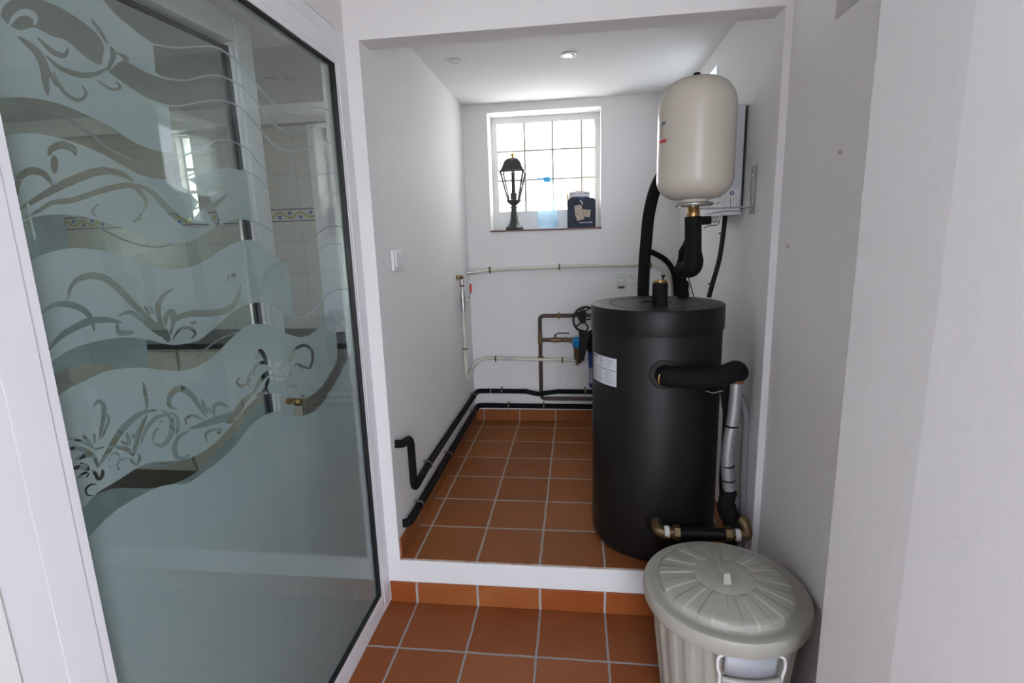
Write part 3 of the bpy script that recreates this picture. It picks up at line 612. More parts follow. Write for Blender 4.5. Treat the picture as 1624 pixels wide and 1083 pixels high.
# rosettes round the ports
for (x, z, r_) in ((1.150, 1.139, .062), (1.128, .447, .045)):
    link('port_collar', L([(r_*.3, -.302), (r_, -.302), (r_+.003, -.299), (r_, -.292), (r_*.3, -.288)], (x, TY, z), seg=40, ax='Y'), tanklid_m, tk, smooth=40)

# outlet stub on the lid with brass collar
st = thing('tank_outlet', 'short black insulated stub with brass collar standing on the tank lid', 'pipe fitting', (1.184, .455, TH-.006))
sx_, sy_ = TX+.0, TY+.0
p0 = at(1046, 487, 'Z', TH-.004); sx_, sy_ = p0.x, p0.y
st.location = (sx_, sy_, TH-.006)
hp = at(1046, 447, 'Y', sy_).z
link('insulation', L([(0, TH-.006), (.036, TH-.006), (.033, TH+.02), (.034, hp-.012), (.031, hp-.004), (0, hp-.004)], (sx_, sy_, 0), seg=32), foam, st, smooth=40)
link('brass_collar', L([(0, hp-.004), (.027, hp-.004), (.029, hp), (.029, hp+.008), (.022, hp+.011), (0, hp+.011)], (sx_, sy_, 0), seg=32), brass, st, smooth=40)
link('valve_screw', L([(0, hp+.010), (.005, hp+.010), (.005, hp+.020), (.009, hp+.022), (.009, hp+.032), (0, hp+.033)], (sx_+.012, sy_, 0), seg=14), blackplastic, st, smooth=40)

# ------------------------------------------------------------------ upper port pipe, foil pipe, lower loop
up = thing('tank_port_pipe', 'thick black insulated pipe leaving the front of the tank', 'pipe', (1.15, 0, 1.139))
zc_ = 1.139
e1 = at(1168, 588, 'Y', -.005)
link('insulation', T(fillet([(1.150, .045, zc_), (1.150, -.012, zc_), (1.30, -.022, zc_+.001), (1.375, -.015, zc_+.006), (e1.x, .0, e1.z+.002), (e1.x+.02, .045, e1.z-.02)], .045), .043, seg=28), foam, up, smooth=50)
link('brass_insert', T([(1.118, -.030, zc_-.020), (1.114, -.035, zc_), (1.119, -.030, zc_+.018)], .004, seg=8), brass, up, smooth=50)
link('cable_tie', T([(1.30, -.055, zc_-.045), (1.33, -.052, zc_-.055), (1.37, -.045, zc_-.046)], .0022, seg=6), greypl, up, smooth=50)

fo_ = thing('foil_wrapped_pipe', 'vertical pipe sleeved in silver foil insulation beside the tank', 'pipe', (1.43, .03, .6))
FY = .03
fp = [at(1168, 606, 'Y', FY), at(1163, 660, 'Y', FY), at(1156, 700, 'Y', FY), at(1153, 735, 'Y', FY), at(1156, 776, 'Y', FY)]
link('foil_sleeve', T(spline(fp, 8), .0255, seg=24), foil, fo_, smooth=50)
for (px, py) in ((1160, 675), (1154, 738), (1155, 761)):
    q = at(px, py, 'Y', FY); link('black_band', L([(.0258, -.004), (.0275, -.003), (.0275, .003), (.0258, .004)], q, seg=24), blackplastic, fo_, smooth=40)
q = at(1168, 603, 'Y', FY); link('copper_end', L([(0, -.004), (.029, -.010), (.026, .004), (.028, .012), (.022, .016), (0, .016)], q, seg=20), mat('rusty_copper', (.22, .07, .03), .6, var=.5, vscale=60), fo_, smooth=40)
lowp = [at(1156, 778, 'Y', FY), at(1152, 800, 'Y', FY), at(1158, 822, 'Y', .02), at(1170, 842, 'Y', .01)]
link('lower_insulation', T(spline(lowp, 8), [.034]*8+[.040]*8+[.036]*8+[.026], seg=24), foam, fo_, smooth=50)
# insulated pipe behind the foil pipe
bk = thing('black_insulated_pipe', 'black foam covered pipe running down behind the foil sleeved pipe', 'pipe', (1.43, .13, .3))
bp = [at(1150, 605, 'Y', .10), at(1154, 640, 'Y', .10), at(1156, 660, 'Y', .10), at(1153, 720, 'Y', .10), at(1150, 760, 'Y', .09), at(1152, 800, 'Y', .09), at(1158, 850, 'Y', .09), at(1160, 900, 'Y', .09)]
bp[-1].z = ZS
link('insulation', T(spline(bp, 8), .026, seg=20), foam, bk, smooth=50)
hs = thing('grey_hose', 'pale grey hose hanging behind the foil sleeved pipe against the wall', 'hose', (1.49, .12, ZS))
hp_ = [at(1174, 628, 'Y', .14), at(1183, 660, 'Y', .13), at(1182, 710, 'Y', .12), at(1183, 760, 'Y', .11), at(1190, 820, 'Y', .10), at(1200, 880, 'Y', .09)]
hp_ = [Vector((min(p.x, 1.522), p.y, p.z)) for p in hp_]; hp_.append(Vector((1.52, .09, ZS+.001)))
link('hose', T(spline(hp_, 8), .0175, seg=20), greypl, hs, smooth=50)

# lower loop with brass fittings
lp = thing('brass_drain_loop', 'low pipe loop with brass elbows and white tape behind the bin lid', 'pipe fitting', (1.3, -.03, .44))
a = Vector((1.128, .02, .447)); zl = at(1072, 846, 'Y', -.03).z
link('brass_elbow', T(fillet([(1.128, .04, .452), (1.128, -.028, .446), (1.168, -.030, zl)], .035), .025, seg=20), dullbrass, lp, smooth=50)
def xat(px, py): return at(px, py, 'Y', -.03)
def ringx(nm, px0, px1, py, r_, mt, seg=24):
    u, v = xat(px0, py), xat(px1, py)
    link(nm, L([(0, u.x), (r_*.95, u.x), (r_, u.x+.002), (r_, v.x-.002), (r_*.95, v.x), (0, v.x)], (0, -.03, (u.z+v.z)/2), seg=seg, ax='X'), mt, lp, smooth=30 if seg > 8 else 20)
ringx('white_tape', 1053, 1061, 843, .026, whitetape); ringx('brass_nut', 1061, 1069, 844, .024, dullbrass); ringx('brass_nut', 1068, 1078, 844, .034, dullbrass, 6)
u, v = xat(1078, 845), xat(1150, 847)
link('black_pipe', T([u, v], .027, seg=20), blackplastic, lp, smooth=50)
ringx('brass_nut', 1149, 1160, 846, .033, dullbrass, 6); ringx('brass_nut', 1160, 1166, 847, .023, dullbrass); ringx('white_tape', 1165, 1173, 848, .026, whitetape)
w0 = xat(1173, 848); w1 = at(1178, 835, 'Y', -.02)
link('brass_elbow', T(fillet([w0, (w0.x+.032, -.03, w0.z), (w0.x+.025, -.012, w0.z+.045), (w0.x+.012, .004, w0.z+.055)], .03), .0235, seg=20), dullbrass, lp, smooth=50)

# ------------------------------------------------------------------ expansion vessel
VX, VY, VR = 1.296, .28, .1615
vz1 = at(1105, 124, 'Y', VY).z; vz0 = at(1105, 321, 'Y', VY).z-.0
vs = thing('expansion_vessel', 'cream enamelled round expansion vessel hung high beside the grey box', 'expansion vessel', (VX, VY, vz0))
H = vz1-vz0; prof = [(0, 0), (.062, 0), (.064, .012)]
for k in range(1, 13):
    t = k/12*math.pi/2; prof.append((.064+(VR-.064)*math.sin(t), .012+.085*(1-math.cos(t))))
prof += [(VR, H*.49), (VR+.0012, H*.4905), (VR+.0012, H*.4935), (VR, H*.494)]
for k in range(0, 13):
    t = k/12*math.pi/2; prof.append((max(0, VR*math.cos(t)**.62) if k < 12 else 0, H-.125+.125*math.sin(t)))
link('shell', L([(r_, vz0+h) for r_, h in prof], (VX, VY, 0), seg=96), cream, vs, smooth=35)
link('top_cap', L([(0, vz1-.006), (.026, vz1-.006), (.026, vz1+.006), (.016, vz1+.010), (.014, vz1+.020), (0, vz1+.022)], (VX-.005, VY, 0), seg=20), blackplastic, vs, smooth=40)
link('flange', L([(0, vz0-.016), (.077, vz0-.016), (.083, vz0-.012), (.083, vz0-.005), (.076, vz0-.001), (0, vz0-.001)], (VX, VY, 0), seg=40), mat('galvanised', (.34, .33, .31), .4, metal=.5), vs, smooth=30)
for k in range(6):
    a = R(15+60*k); link('bolt', L([(0, vz0-.020), (.008, vz0-.020), (.008, vz0-.012), (0, vz0-.012)], (VX+.066*math.cos(a), VY+.066*math.sin(a), 0), seg=6), steel, vs, smooth=20)
link('brass_union', L([(0, vz0-.075), (.024, vz0-.075), (.028, vz0-.068), (.028, vz0-.040), (.024, vz0-.034), (.024, vz0-.012), (0, vz0-.012)], (VX, VY, 0), seg=24), brass, vs, smooth=35)
bm = new(); LZ = at(1052, 228, 'Y', VY-.03).z; LZ1 = at(1052, 196, 'Y', VY-.03).z
A0 = R(-168); A1 = R(-148)
curved(bm, A0, A1, LZ-.003, LZ1+.004, VR+.0012, VX, VY); vl = link('sticker', bm, cream, vs, smooth=60)
bm = new(); curved(bm, A0, A1, LZ-.002, LZ+.011, VR+.0018, VX, VY); link('red_mark', bm, redm, vl, smooth=60)
bm = new()
for k in range(9):
    z = LZ+.018+k*(LZ1-LZ-.02)/9
    curved(bm, A0+.05+rnd_.uniform(0, .04), A1-.12-rnd_.uniform(0, .06), z, z+.0022, VR+.0018, VX, VY, n=6)
curved(bm, A0+.15, A1-.05, LZ1-.012, LZ1, VR+.0019, VX, VY, n=8)
link('print', bm, ink, vl, smooth=60)
# bracket holding it from the wall
br = thing('wall_bracket', 'grey perforated metal bracket carrying the vessel from the wall', 'bracket', (XN, VY, vz0))
zb0 = at(1194, 339, 'X', XN-.004).z; zb1 = at(1197, 262, 'X', XN-.004).z; by = at(1194, 300, 'X', XN-.004).y
bm = new(); box(bm, XN-.007, XN, by-.030, by+.026, zb0, zb1); link('wall_plate', bm, mat('bracket_grey', (.26, .26, .27), .45), br, bevel=.003)
bm = new(); box(bm, VX+.03, XN-.007, min(VY, by)-.012, max(VY, by)-.002, vz0-.030, vz0-.024); link('arm', bm, mat('bracket_arm', (.30, .28, .28), .5), br, bevel=.001)
for f in (.12, .45, .8): link('screw', L([(0, XN-.0105), (.005, XN-.010), (.006, XN-.007), (0, XN-.007)], (0, by, zb0+(zb1-zb0)*f), seg=12, ax='X'), steel, br, smooth=30)

# grey box behind it
gb = thing('control_box', 'flat light grey metal box on the wall behind the cream vessel', 'control box', (1.5, .6, 1.8))
GY = .455; gz0 = at(1184, 338, 'Y', GY).z; gz1_ = at(1186, 164, 'Y', GY).z; gxl = at(1149, 337, 'Y', GY).x; gxr = XN-.012; GL = at(1118, 342, 'X', gxl).y-GY
link('casing', B(gxl, gxr, GY, GY+GL, gz0+.012, gz1_), boxm, gb, bevel=.004)
link('dark_gap_plate', B(gxr, XN-.001, GY+.006, GY+GL-.01, gz0+.02, gz1_-.008), rubber, gb)  # black plate paints in the shadow gap between casing and wall
link('bottom_trim', B(gxl-.006, gxr, GY-.008, GY+GL, gz0-.006, gz0+.010), mat('pale_trim', (.62, .62, .66), .4), gb, bevel=.003)
s0, s1 = at(1149, 337, 'Y', GY), at(1174, 299, 'Y', GY)
stk = link('sticker', B(s0.x, s1.x, GY-.0012, GY-.0002, gz0+.016, s1.z), paper, gb)
lc = at(1161, 306, 'Y', GY); rl = .0105
bm = L([(0, GY-.0016), (rl, GY-.0016), (rl, GY-.0013), (0, GY-.0013)], (lc.x, 0, lc.z), seg=32, ax='Y'); link('round_logo', bm, navyink, stk)
bm = new()
for pts_ in ([(-.8, .5), (-.1, .1), (.1, -.9)], [(-.1, .1), (.5, .4), (.9, .2)], [(.15, .9), (.1, .3), (.3, -.2)]):
    tube(bm, [(lc.x+a*rl, GY-.0018, lc.z+b*rl) for a, b in pts_], .0011, seg=6)
link('logo_lines', bm, paper, stk)
bm = new()
for k in range(4):
    x = s0.x+.022+k*.014; z = gz0+.03
    for j in range(7):
        h = rnd_.uniform(.003, .007); box(bm, x, x+.004*(1 if k == 0 else .5), GY-.0016, GY-.0013, z, z+h); z += h+.0016
link('print', bm, ink, stk)
st2 = link('sticker', B(gxl-.0012, gxl-.0002, GY+.03, GY+GL-.04, gz0+.016, gz0+.12), paper, gb)
bm = new()
for k in range(3):
    z = gz0+.030+k*.025; box(bm, gxl-.0016, gxl-.0013, GY+.06, GY+.20-.04*k, z, z+.004)
link('print', bm, ink, st2)

# ------------------------------------------------------------------ insulated pipes round the vessel
ve = thing('vessel_pipe', 'thick black foam covered pipe hanging from the vessel brass union', 'pipe', (VX, VY, 1.5))
zt = vz0-.060; zbm = at(1107, 420, 'Y', VY).z
lb_ = at(1082, 428, 'Y', VY+.12)
link('insulation', T(fillet([(VX, VY, zt), (VX+.004, VY, zt-.12), (VX+.010, VY, zbm-.012), (lb_.x-.01, VY+.10, lb_.z)], .035), [.036]*9+[.043]*8+[.036], seg=28), foam, ve, smooth=50)
cp = thing('jointed_foam_pipe', 'black foam pipe in short jointed lengths behind the vessel pipe', 'pipe', (1.3, .5, TH))
cpp = [at(1098, 378, 'Y', .50), at(1086, 400, 'Y', .50), at(1082, 430, 'Y', .50), at(1083, 452, 'Y', .50), at(1083, 476, 'Y', .50)]
cpp[-1].z = TH+.0005
link('insulation', T(spline(cpp, 8), [.026+.004*math.sin(k/32*math.pi*6)**2 for k in range(33)], seg=20), foam, cp, smooth=50)
q0, q1 = at(1112, 350, 'Y', .42), at(1127, 349, 'Y', .42)
link('side_branch', T([q0, q1], .020, seg=16), foam, cp, smooth=50)
link('valve_body', T([q1, at(1138, 349, 'Y', .42)], .011, seg=12), steel, cp, smooth=50)
link('sensor_wire', T(spline([at(1142, 347, 'Y', .42), at(1138, 356, 'Y', .42), at(1125, 358, 'Y', .40), at(1116, 362, 'Y', .38)], 8), .0022, seg=6), blackplastic, cp, smooth=50)
link('thin_cable', T(spline([at(1092, 440, 'Y', .52), at(1096, 455, 'Y', .53), at(1103, 480, 'Y', .54)], 6), .0024, seg=6), blackplastic, cp, smooth=50)
link('steel_clip', T([at(1089, 412, 'Y', .46), at(1090, 445, 'Y', .46)], .004, seg=8), steel, cp, smooth=50)
cb = thing('cable_bundle', 'black cable bundle running from the grey box down to the tank', 'cable', (1.5, .5, TH))
cbp = [at(1150, 342, 'Y', .56), at(1147, 370, 'Y', .54), at(1141, 410, 'Y', .52), at(1130, 450, 'Y', .50), at(1124, 476, 'Y', .50)]
cbp = [Vector((min(p.x, 1.545), p.y, p.z)) for p in cbp]; cbp[-1].z = TH+.0005
link('sheath', T(spline(cbp, 8), .0115, seg=14), blackplastic, cb, smooth=50)
for f in (1, 3): p = cbp[f]; link('cable_tie', T([p+Vector((-.022, -.004, 0)), p+Vector((.006, -.004, 0))], .0035, seg=6), blackplastic, cb, smooth=40)
bg_ = thing('riser_pipe', 'tall thick black foam covered pipe rising from behind the tank to the vessel', 'pipe', (1.13, .6, TH))
RY = .685
rp = [at(1020, 474, 'Y', RY), at(1021, 440, 'Y', RY), at(1025, 380, 'Y', RY), at(1030, 335, 'Y', RY), at(1041, 295, 'Y', RY), at(1062, 262, 'Y', RY), at(1092, 240, 'Y', RY)]
rp[0].z = ZS+.001; rp.insert(1, Vector((rp[1].x-.002, RY+.03, 1.0)))
rp[0] = Vector((rp[2].x-.003, TY+TR+.056, ZS+.001)); rp[1] = Vector((rp[2].x-.003, TY+TR+.056, 1.05))
link('insulation', T(spline(rp, 8), .031, seg=24), foam, bg_, smooth=50)
bp2 = thing('curved_black_pipe', 'thin black foam pipe curving down the end wall beside the riser', 'pipe', (1.5, 1.9, 1.2))
pp = [at(1020, 396, 'Y', 1.935), at(1036, 401, 'Y', 1.935), at(1056, 413, 'Y', 1.935), at(1068, 432, 'Y', 1.935), at(1072, 462, 'Y', 1.935), at(1072, 500, 'Y', 1.935)]
link('insulation', T(spline(pp, 8), .0205, seg=16), foam, bp2, smooth=50)

# ------------------------------------------------------------------ pipework on the walls
PYW = YB-.022
def clip(parent, p, r_, ax='Y', mt=dullbrass, stand='Y'):
    """ring clip round a pipe running along axis ax, with a stub to the wall"""
    w_ = .007
    link('pipe_clip', L([(r_+.0005, -w_), (r_+.004, -w_), (r_+.004, w_), (r_+.0005, w_)], p, seg=24, ax=ax), mt, parent, smooth=30)
    p = Vector(p)
    if stand == 'Y': q = [(p.x, p.y+r_, p.z), (p.x, YB, p.z)]
    else: q = [(p.x-r_, p.y, p.z), (XL, p.y, p.z)]
    link('clip_stud', T(q, .004, seg=8), mt, parent, smooth=40)
    if stand == 'Y':
        for s in (-1, 1): link('clip_ear', B(p.x-.004, p.x+.004, p.y-.008, p.y+.008, p.z+s*(r_+.008)-.005, p.z+s*(r_+.008)+.005), mt, parent, bevel=.001)
# upper cream pipe
uw = thing('cream_water_pipe', 'cream plastic water pipe running high along the end wall under the window', 'pipe', (0, PYW, 1.49))
pa = at(735, 433, 'X', -.050); pa.y = min(pa.y, 1.80)
pts = [(XL+.002, 1.885, 1.478), (-.03, 1.90, 1.478)]+[at(x, y, 'Y', PYW) for x, y in ((778, 428), (830, 425.5), (880, 423.5), (940, 421), (1000, 420), (1030, 421))]+[at(1052, 430, 'Y', PYW), at(1061, 448, 'Y', PYW), at(1063, 475, 'Y', PYW), at(1063, 520, 'Y', PYW)]
link('pipe', T(spline(pts, 6), .0140, seg=16), pipe_w, uw, smooth=50)
link('end_fitting', T([(XL, 1.885, 1.478), (-.018, 1.903, 1.479)], .0165, seg=16), steel, uw, smooth=50)
for x, y in ((777, 428), (887, 423.2), (1032, 421)): clip(uw, at(x, y, 'Y', PYW), .0140, 'X')
# vertical cream pipe with red ball valve on the left wall
vw = thing('cream_valve_pipe', 'vertical cream pipe with red lever ball valve on the niche wall', 'pipe', (-.05, 1.5, .7))
VXp = XL+.028
zt_, zb_ = at(730, 440, 'X', VXp).z, at(737, 590, 'X', VXp).z; vy_ = 1.555
link('pipe', T(fillet([(VXp, vy_, zt_-.01), (VXp, vy_, .80), (VXp, vy_+.01, .715)], .05), .0125, seg=16), pipe_w, vw, smooth=50)
link('elbow', T(fillet([(XL, vy_-.05, zt_+.002), (VXp, vy_-.048, zt_+.002), (VXp, vy_, zt_), (VXp, vy_, zt_-.03)], .02), .015, seg=16), dullbrass, vw, smooth=50)
def vring(nm, z0, z1, r_, mt): link(nm, L([(.0, z0), (r_, z0), (r_, z1), (.0, z1)], (VXp, vy_, 0), seg=20), mt, vw, smooth=30)
zv = lambda py: at(731, py, 'X', VXp).z
vring('press_fitting', zv(449), zv(440), .0158, steel); vring('press_fitting', zv(470), zv(463), .0158, steel); vring('valve_body', zv(487), zv(470), .019, steel); vring('press_fitting', zv(497), zv(487), .0158, steel)
zm = zv(478)
link('valve_stem', T([(VXp, vy_, zm), (VXp+.045, vy_+.005, zm)], .009, seg=12), steel, vw, smooth=40)
link('lever_arm', T(fillet([(VXp+.04, vy_+.004, zm), (VXp+.052, vy_+.01, zm+.03), (VXp+.060, vy_+.01, zm+.06)], .01), .004, seg=8), steel, vw, smooth=40)
link('red_lever', T([(VXp+.060, vy_+.01, zm+.055), (VXp+.060, vy_+.01, zm+.12)], .008, seg=10, flat=.6), redm, vw, smooth=40)
for py in (454, 560):
    link('pipe_clip', L([(.0130, -.006), (.0175, -.006), (.0175, .006), (.0130, .006)], (VXp, vy_, zv(py)), seg=20), dullbrass, vw, smooth=30)
# lower cream pipe
lw = thing('cream_return_pipe', 'cream plastic pipe running low along the end wall behind the brown one', 'pipe', (0, PYW, .76))
PYL = YB-.045
pts = [(VXp+.004, vy_+.015, .700), (VXp+.01, vy_+.10, .725)]+[(VXp+.03, 1.86, .758)]+[at(x, y, 'Y', PYL) for x, y in ((775, 568.5), (800, 568.8), (850, 570), (900, 571), (940, 572), (1000, 572))]
pts = pts[:-1]; pts[-1] = Vector((.875, pts[-1].y, pts[-1].z))
link('pipe', T(spline(pts, 8), .0118, seg=16), pipe_w, lw, smooth=50)
for x, y in ((786, 568.7), (892, 571)): clip(lw, at(x, y, 'Y', PYL), .0118, 'X')
u_ = at(808, 569, 'Y', PYL); link('steel_coupling', T([u_+Vector((-.03, 0, 0)), u_+Vector((.03, 0, 0))], .0140, seg=16), steel, lw, smooth=40)
# brown copper loop
cl = thing('brown_copper_pipe', 'brown painted copper pipe loop on the end wall with shut-off valve', 'pipe', (.47, PYW, .8))
CY = YB-.0195; cr = .0155
c1, c2, c3, c4, c5 = at(856, 501, 'Y', CY), at(1000, 497, 'Y', CY), at(855, 537, 'Y', CY), at(858, 632, 'Y', CY), at(1000, 632, 'Y', CY)
link('pipe', T(fillet([(1.10, CY, c1.z+.002), (c1.x, CY, c1.z), (c1.x, CY, c4.z), (1.10, CY, c4.z)], .035), cr, seg=18), copper, cl, smooth=50)
mz = at(880, 539, 'Y', CY).z
link('branch_pipe', T([(c1.x, CY, mz), (at(912, 539, 'Y', CY).x, CY, mz)], cr, seg=18), copper, cl, smooth=50)
link('tee', T([(c1.x, CY, mz-.03), (c1.x, CY, mz+.045)], cr+.003, seg=18), dullbrass, cl, smooth=50)
X_ = lambda px: at(px, 539, 'Y', CY).x
bm = new(); lathe(bm, [(cr, X_(873)), (cr+.004, X_(874)), (cr+.004, X_(877)), (.021, X_(879)), (.021, X_(883)), (cr+.003, X_(885)), (cr+.003, X_(889)), (cr, X_(890))], (0, CY, mz), seg=20, ax='X')
link('valve_body', bm, dullbrass, cl, smooth=30)
link('valve_stem', T([(X_(881), CY-.0, mz), (X_(881), CY-.0, mz+.045)], .009, seg=12), dullbrass, cl, smooth=40)
link('black_lever', T(fillet([(X_(881), CY-.005, mz+.043), (X_(885), CY-.012, mz+.058), (X_(903), CY-.02, mz+.058)], .01), .0055, seg=10, flat=.7), blackplastic, cl, smooth=40)
for px in (894, 905): link('joint_ring', T([(X_(px), CY, mz), (X_(px+4), CY, mz)], cr+.0035, seg=16), dullbrass, cl, smooth=40)
clip(cl, (at(886, 500, 'Y', CY).x, CY, c1.z+.001), cr, 'X')
bm = new(); box(bm, c1.x-.024, c1.x+.024, CY-.016, YB, at(856, 567, 'Y', CY).z-.002, at(856, 567, 'Y', CY).z+.006); link('pipe_saddle', bm, dullbrass, cl, bevel=.001)
# blue headed filter and spanner
fl = thing('sediment_filter', 'small water filter with bright blue head on the brown pipe', 'water filter', (X_(920), CY, mz))
fx = at(914, 539, 'Y', CY-.065).x
link('blue_head', L([(0, mz-.045), (.028, mz-.045), (.034, mz-.038), (.035, mz-.012), (.039, mz-.006), (.039, mz+.008), (.033, mz+.016), (.024, mz+.030), (.012, mz+.036), (0, mz+.036)], (fx+.004, CY-.065, 0), seg=28), bluev, fl, smooth=35)
link('inlet_nut', T([(fx-.062, CY-.012, mz), (fx-.02, CY-.05, mz)], .016, seg=6), dullbrass, fl, smooth=20)
zc0 = at(918, 570, 'Y', CY-.065).z
link('bowl', L([(0, zc0), (.018, zc0), (.024, zc0+.012), (.026, mz-.045), (0, mz-.045)], (fx+.004, CY-.065, 0), seg=28), mat('smoked_brown', (.09, .055, .035), .3), fl, smooth=35)
link('drain_valve', L([(0, zc0-.045), (.012, zc0-.045), (.012, zc0), (0, zc0)], (fx+.006, CY-.065, 0), seg=12), dullbrass, fl, smooth=30)
link('drain_knob', T([(fx+.012, CY-.065, zc0-.022), (fx+.036, CY-.0654, zc0-.022)], .009, seg=10), blackplastic, fl, smooth=40)
sp = thing('filter_spanner', 'black plastic filter spanner with spoked ring hanging on the end wall', 'spanner', (X_(924), CY-.07, 1.1))
SPY = CY-.165; sc = at(929, 507, 'Y', SPY); rr_ = .098
link('ring', T([sc+Vector((rr_*math.cos(a)*.96, 0, rr_*math.sin(a))) for a in (2*math.pi*k/40 for k in range(40))], .0085, seg=10, closed=True), blackplastic, sp, smooth=40)
h0 = sc+Vector((-.03, 0, .01))
hub = [(-.036, .07), (.0, .09), (.016, .06), (.012, -.03), (-.034, -.03), (-.044, .05)]
bm = new(); f_ = [bm.verts.new(sc+Vector((a-.012, -.006, b))) for a, b in hub]; g_ = [bm.verts.new(sc+Vector((a-.012, .008, b))) for a, b in hub]
bm.faces.new(f_); bm.faces.new(g_)
for i in range(6): bm.faces.new((f_[i], f_[(i+1) % 6], g_[(i+1) % 6], g_[i]))
link('hub', bm, blackplastic, sp, bevel=.003)
link('hanging_hook', T([(sc.x-.02, YB, sc.z+.075), (sc.x-.02, SPY-.012, sc.z+.078)], .006, seg=10), dullbrass, sp, smooth=40)
for a, b in (((-.045, -.03), (-.075, -.055)), ((.0, -.03), (.02, -.06)), ((.02, -.06), (.0, -.09)), ((-.046, .05), (-.08, .05)), ((.004, .07), (.03, .09)), ((.004, .0), (.09, .01)), ((-.05, .0), (-.06, .06))):
    link('spoke', T([sc+Vector((a[0], 0, a[1])), sc+Vector((b[0], 0, b[1]))], .006, seg=8), blackplastic, sp, smooth=40)
e0, e1_ = at(921, 524, 'Y', SPY), at(922, 577, 'Y', SPY)
bm = new()
q4 = [(917, 521), (938, 527), (932, 545), (926, 572), (918, 572), (920, 545)]
f_ = [bm.verts.new(at(a, b, 'Y', SPY)+Vector((0, -.008, 0))) for a, b in q4]; g_ = [bm.verts.new(at(a, b, 'Y', SPY)+Vector((0, .010, 0))) for a, b in q4]
bm.faces.new(f_); bm.faces.new(g_)
for i in range(6): bm.faces.new((f_[i], f_[(i+1) % 6], g_[(i+1) % 6], g_[i]))
link('handle', bm, blackplastic, sp, bevel=.004)
# second blue filter housing, half hidden by the tank
f2_ = thing('cartridge_filter', 'tall dark blue cartridge filter with black head half hidden by the tank', 'water filter', (.93, 1.87, .9))
F2 = Vector((at(934, 600, 'Y', 1.86).x+.045, 1.86, 0)); za, zb2, zc2, zd = [at(936, y, 'Y', 1.86).z for y in (528, 557, 600, 612)]
zE = at(936, 578, 'Y', 1.86).z; zF = at(936, 606, 'Y', 1.86).z
link('head', L([(0, zb2), (.055, zb2), (.062, zb2+.02), (.062, za-.03), (.045, za), (0, za)], F2, seg=28), blackplastic, f2_, smooth=35)
link('blue_sleeve', L([(0, zE-.02), (.050, zE-.02), (.052, zb2), (0, zb2)], F2, seg=28), bluef, f2_, smooth=35)
link('clear_bowl', L([(0, zF), (.048, zF), (.048, zE-.02), (0, zE-.02)], F2, seg=28), mat('bowl_grey', (.35, .38, .45), .2), f2_, smooth=35)
link('blue_base', L([(0, zF-.04), (.040, zF-.04), (.048, zF-.02), (.049, zF), (0, zF)], F2, seg=28), bluef, f2_, smooth=35)
link('mount_pipe', T([(F2.x, 1.86, za-.02), (F2.x, CY, za-.02)], .012, seg=10), copper, f2_, smooth=35)

# black heating pipes
def cpts(z, y0, dip=None):
    p = [(XL+.028, y0, z), (XL+.028, YB-.08, z)]
    return p
br_ = .0185
hu = thing('upper_heating_pipe', 'upper black foam covered heating pipe running round the niche corner', 'pipe', (XL, .2, .5))
zu = .487
mid = .46
pts = fillet([(XL-.0, .052, .795), (XL+.034, .060, .792), (XL+.034, .178, .775), (XL+.034, .182, .50), (XL+.028, .50, .505), (XL+.028, YB-.026, zu+.004), (.20, YB-.026, zu+.004), (.36, YB-.026, zu+.003)], .045)
pts += [Vector(p) for p in ((.42, YB-.050, zu-.004), (.47, YB-.056, zu-.010), (.53, YB-.050, zu-.002), (.62, YB-.026, zu+.003), (1.2, YB-.026, zu+.003))]
link('insulation', T(pts, .019, seg=20), foam, hu, smooth=50)
link('steel_stub', T([(XL, .040, .796), (XL+.020, .054, .795)], .009, seg=12), steel, hu, smooth=50)
hl = thing('lower_heating_pipe', 'lower black foam covered heating pipe lying along the top of the skirting', 'pipe', (XL, .1, .38))
pts = fillet([(XL-.0, .07, .372), (XL+.030, .085, .372), (XL+.030, YB-.026, .366), (1.2, YB-.026, .362)], .045)
link('insulation', T(pts, .0205, seg=20), foam, hl, smooth=50)
sil = mat('clip_grey', (.15, .13, .10), .45, metal=.5)
for (par, y, z) in ((hu, .46, .504), (hu, 1.78, .495), (hl, .26, .371), (hl, 1.74, .367), (hl, .90, .369)):
    x = XL+(.028 if par is hu else .030)
    link('pipe_clip', L([(.0205, -.006), (.0235, -.006), (.0235, .006), (.0205, .006)], (x, y, z), seg=22, ax='Y'), sil, par, smooth=30)
    link('clip_stud', T([(XL, y, z+.0225), (x, y, z+.0225)], .004, seg=8), sil, par, smooth=30)
for (par, px, z) in ((hu, 796, zu+.004), (hu, 928, zu+.003), (hl, 806, .364), (hl, 862, .363)):
    x = at(px, 622, 'Y', YB-.026).x
    link('pipe_clip', L([(.0205, -.006), (.0235, -.006), (.0235, .006), (.0205, .006)], (x, YB-.026, z), seg=22, ax='X'), sil, par, smooth=30)
    link('clip_stud', B(x-.006, x+.006, YB-.030, YB, z+.021, z+.034), sil, par, bevel=.001)
link('tape_ring', T([(at(779, 622, 'Y', YB-.026).x-.002, YB-.026, zu+.004), (at(779, 622, 'Y', YB-.026).x+.001, YB-.026, zu+.004)], .0198, seg=20), whitetape, hu, smooth=30)

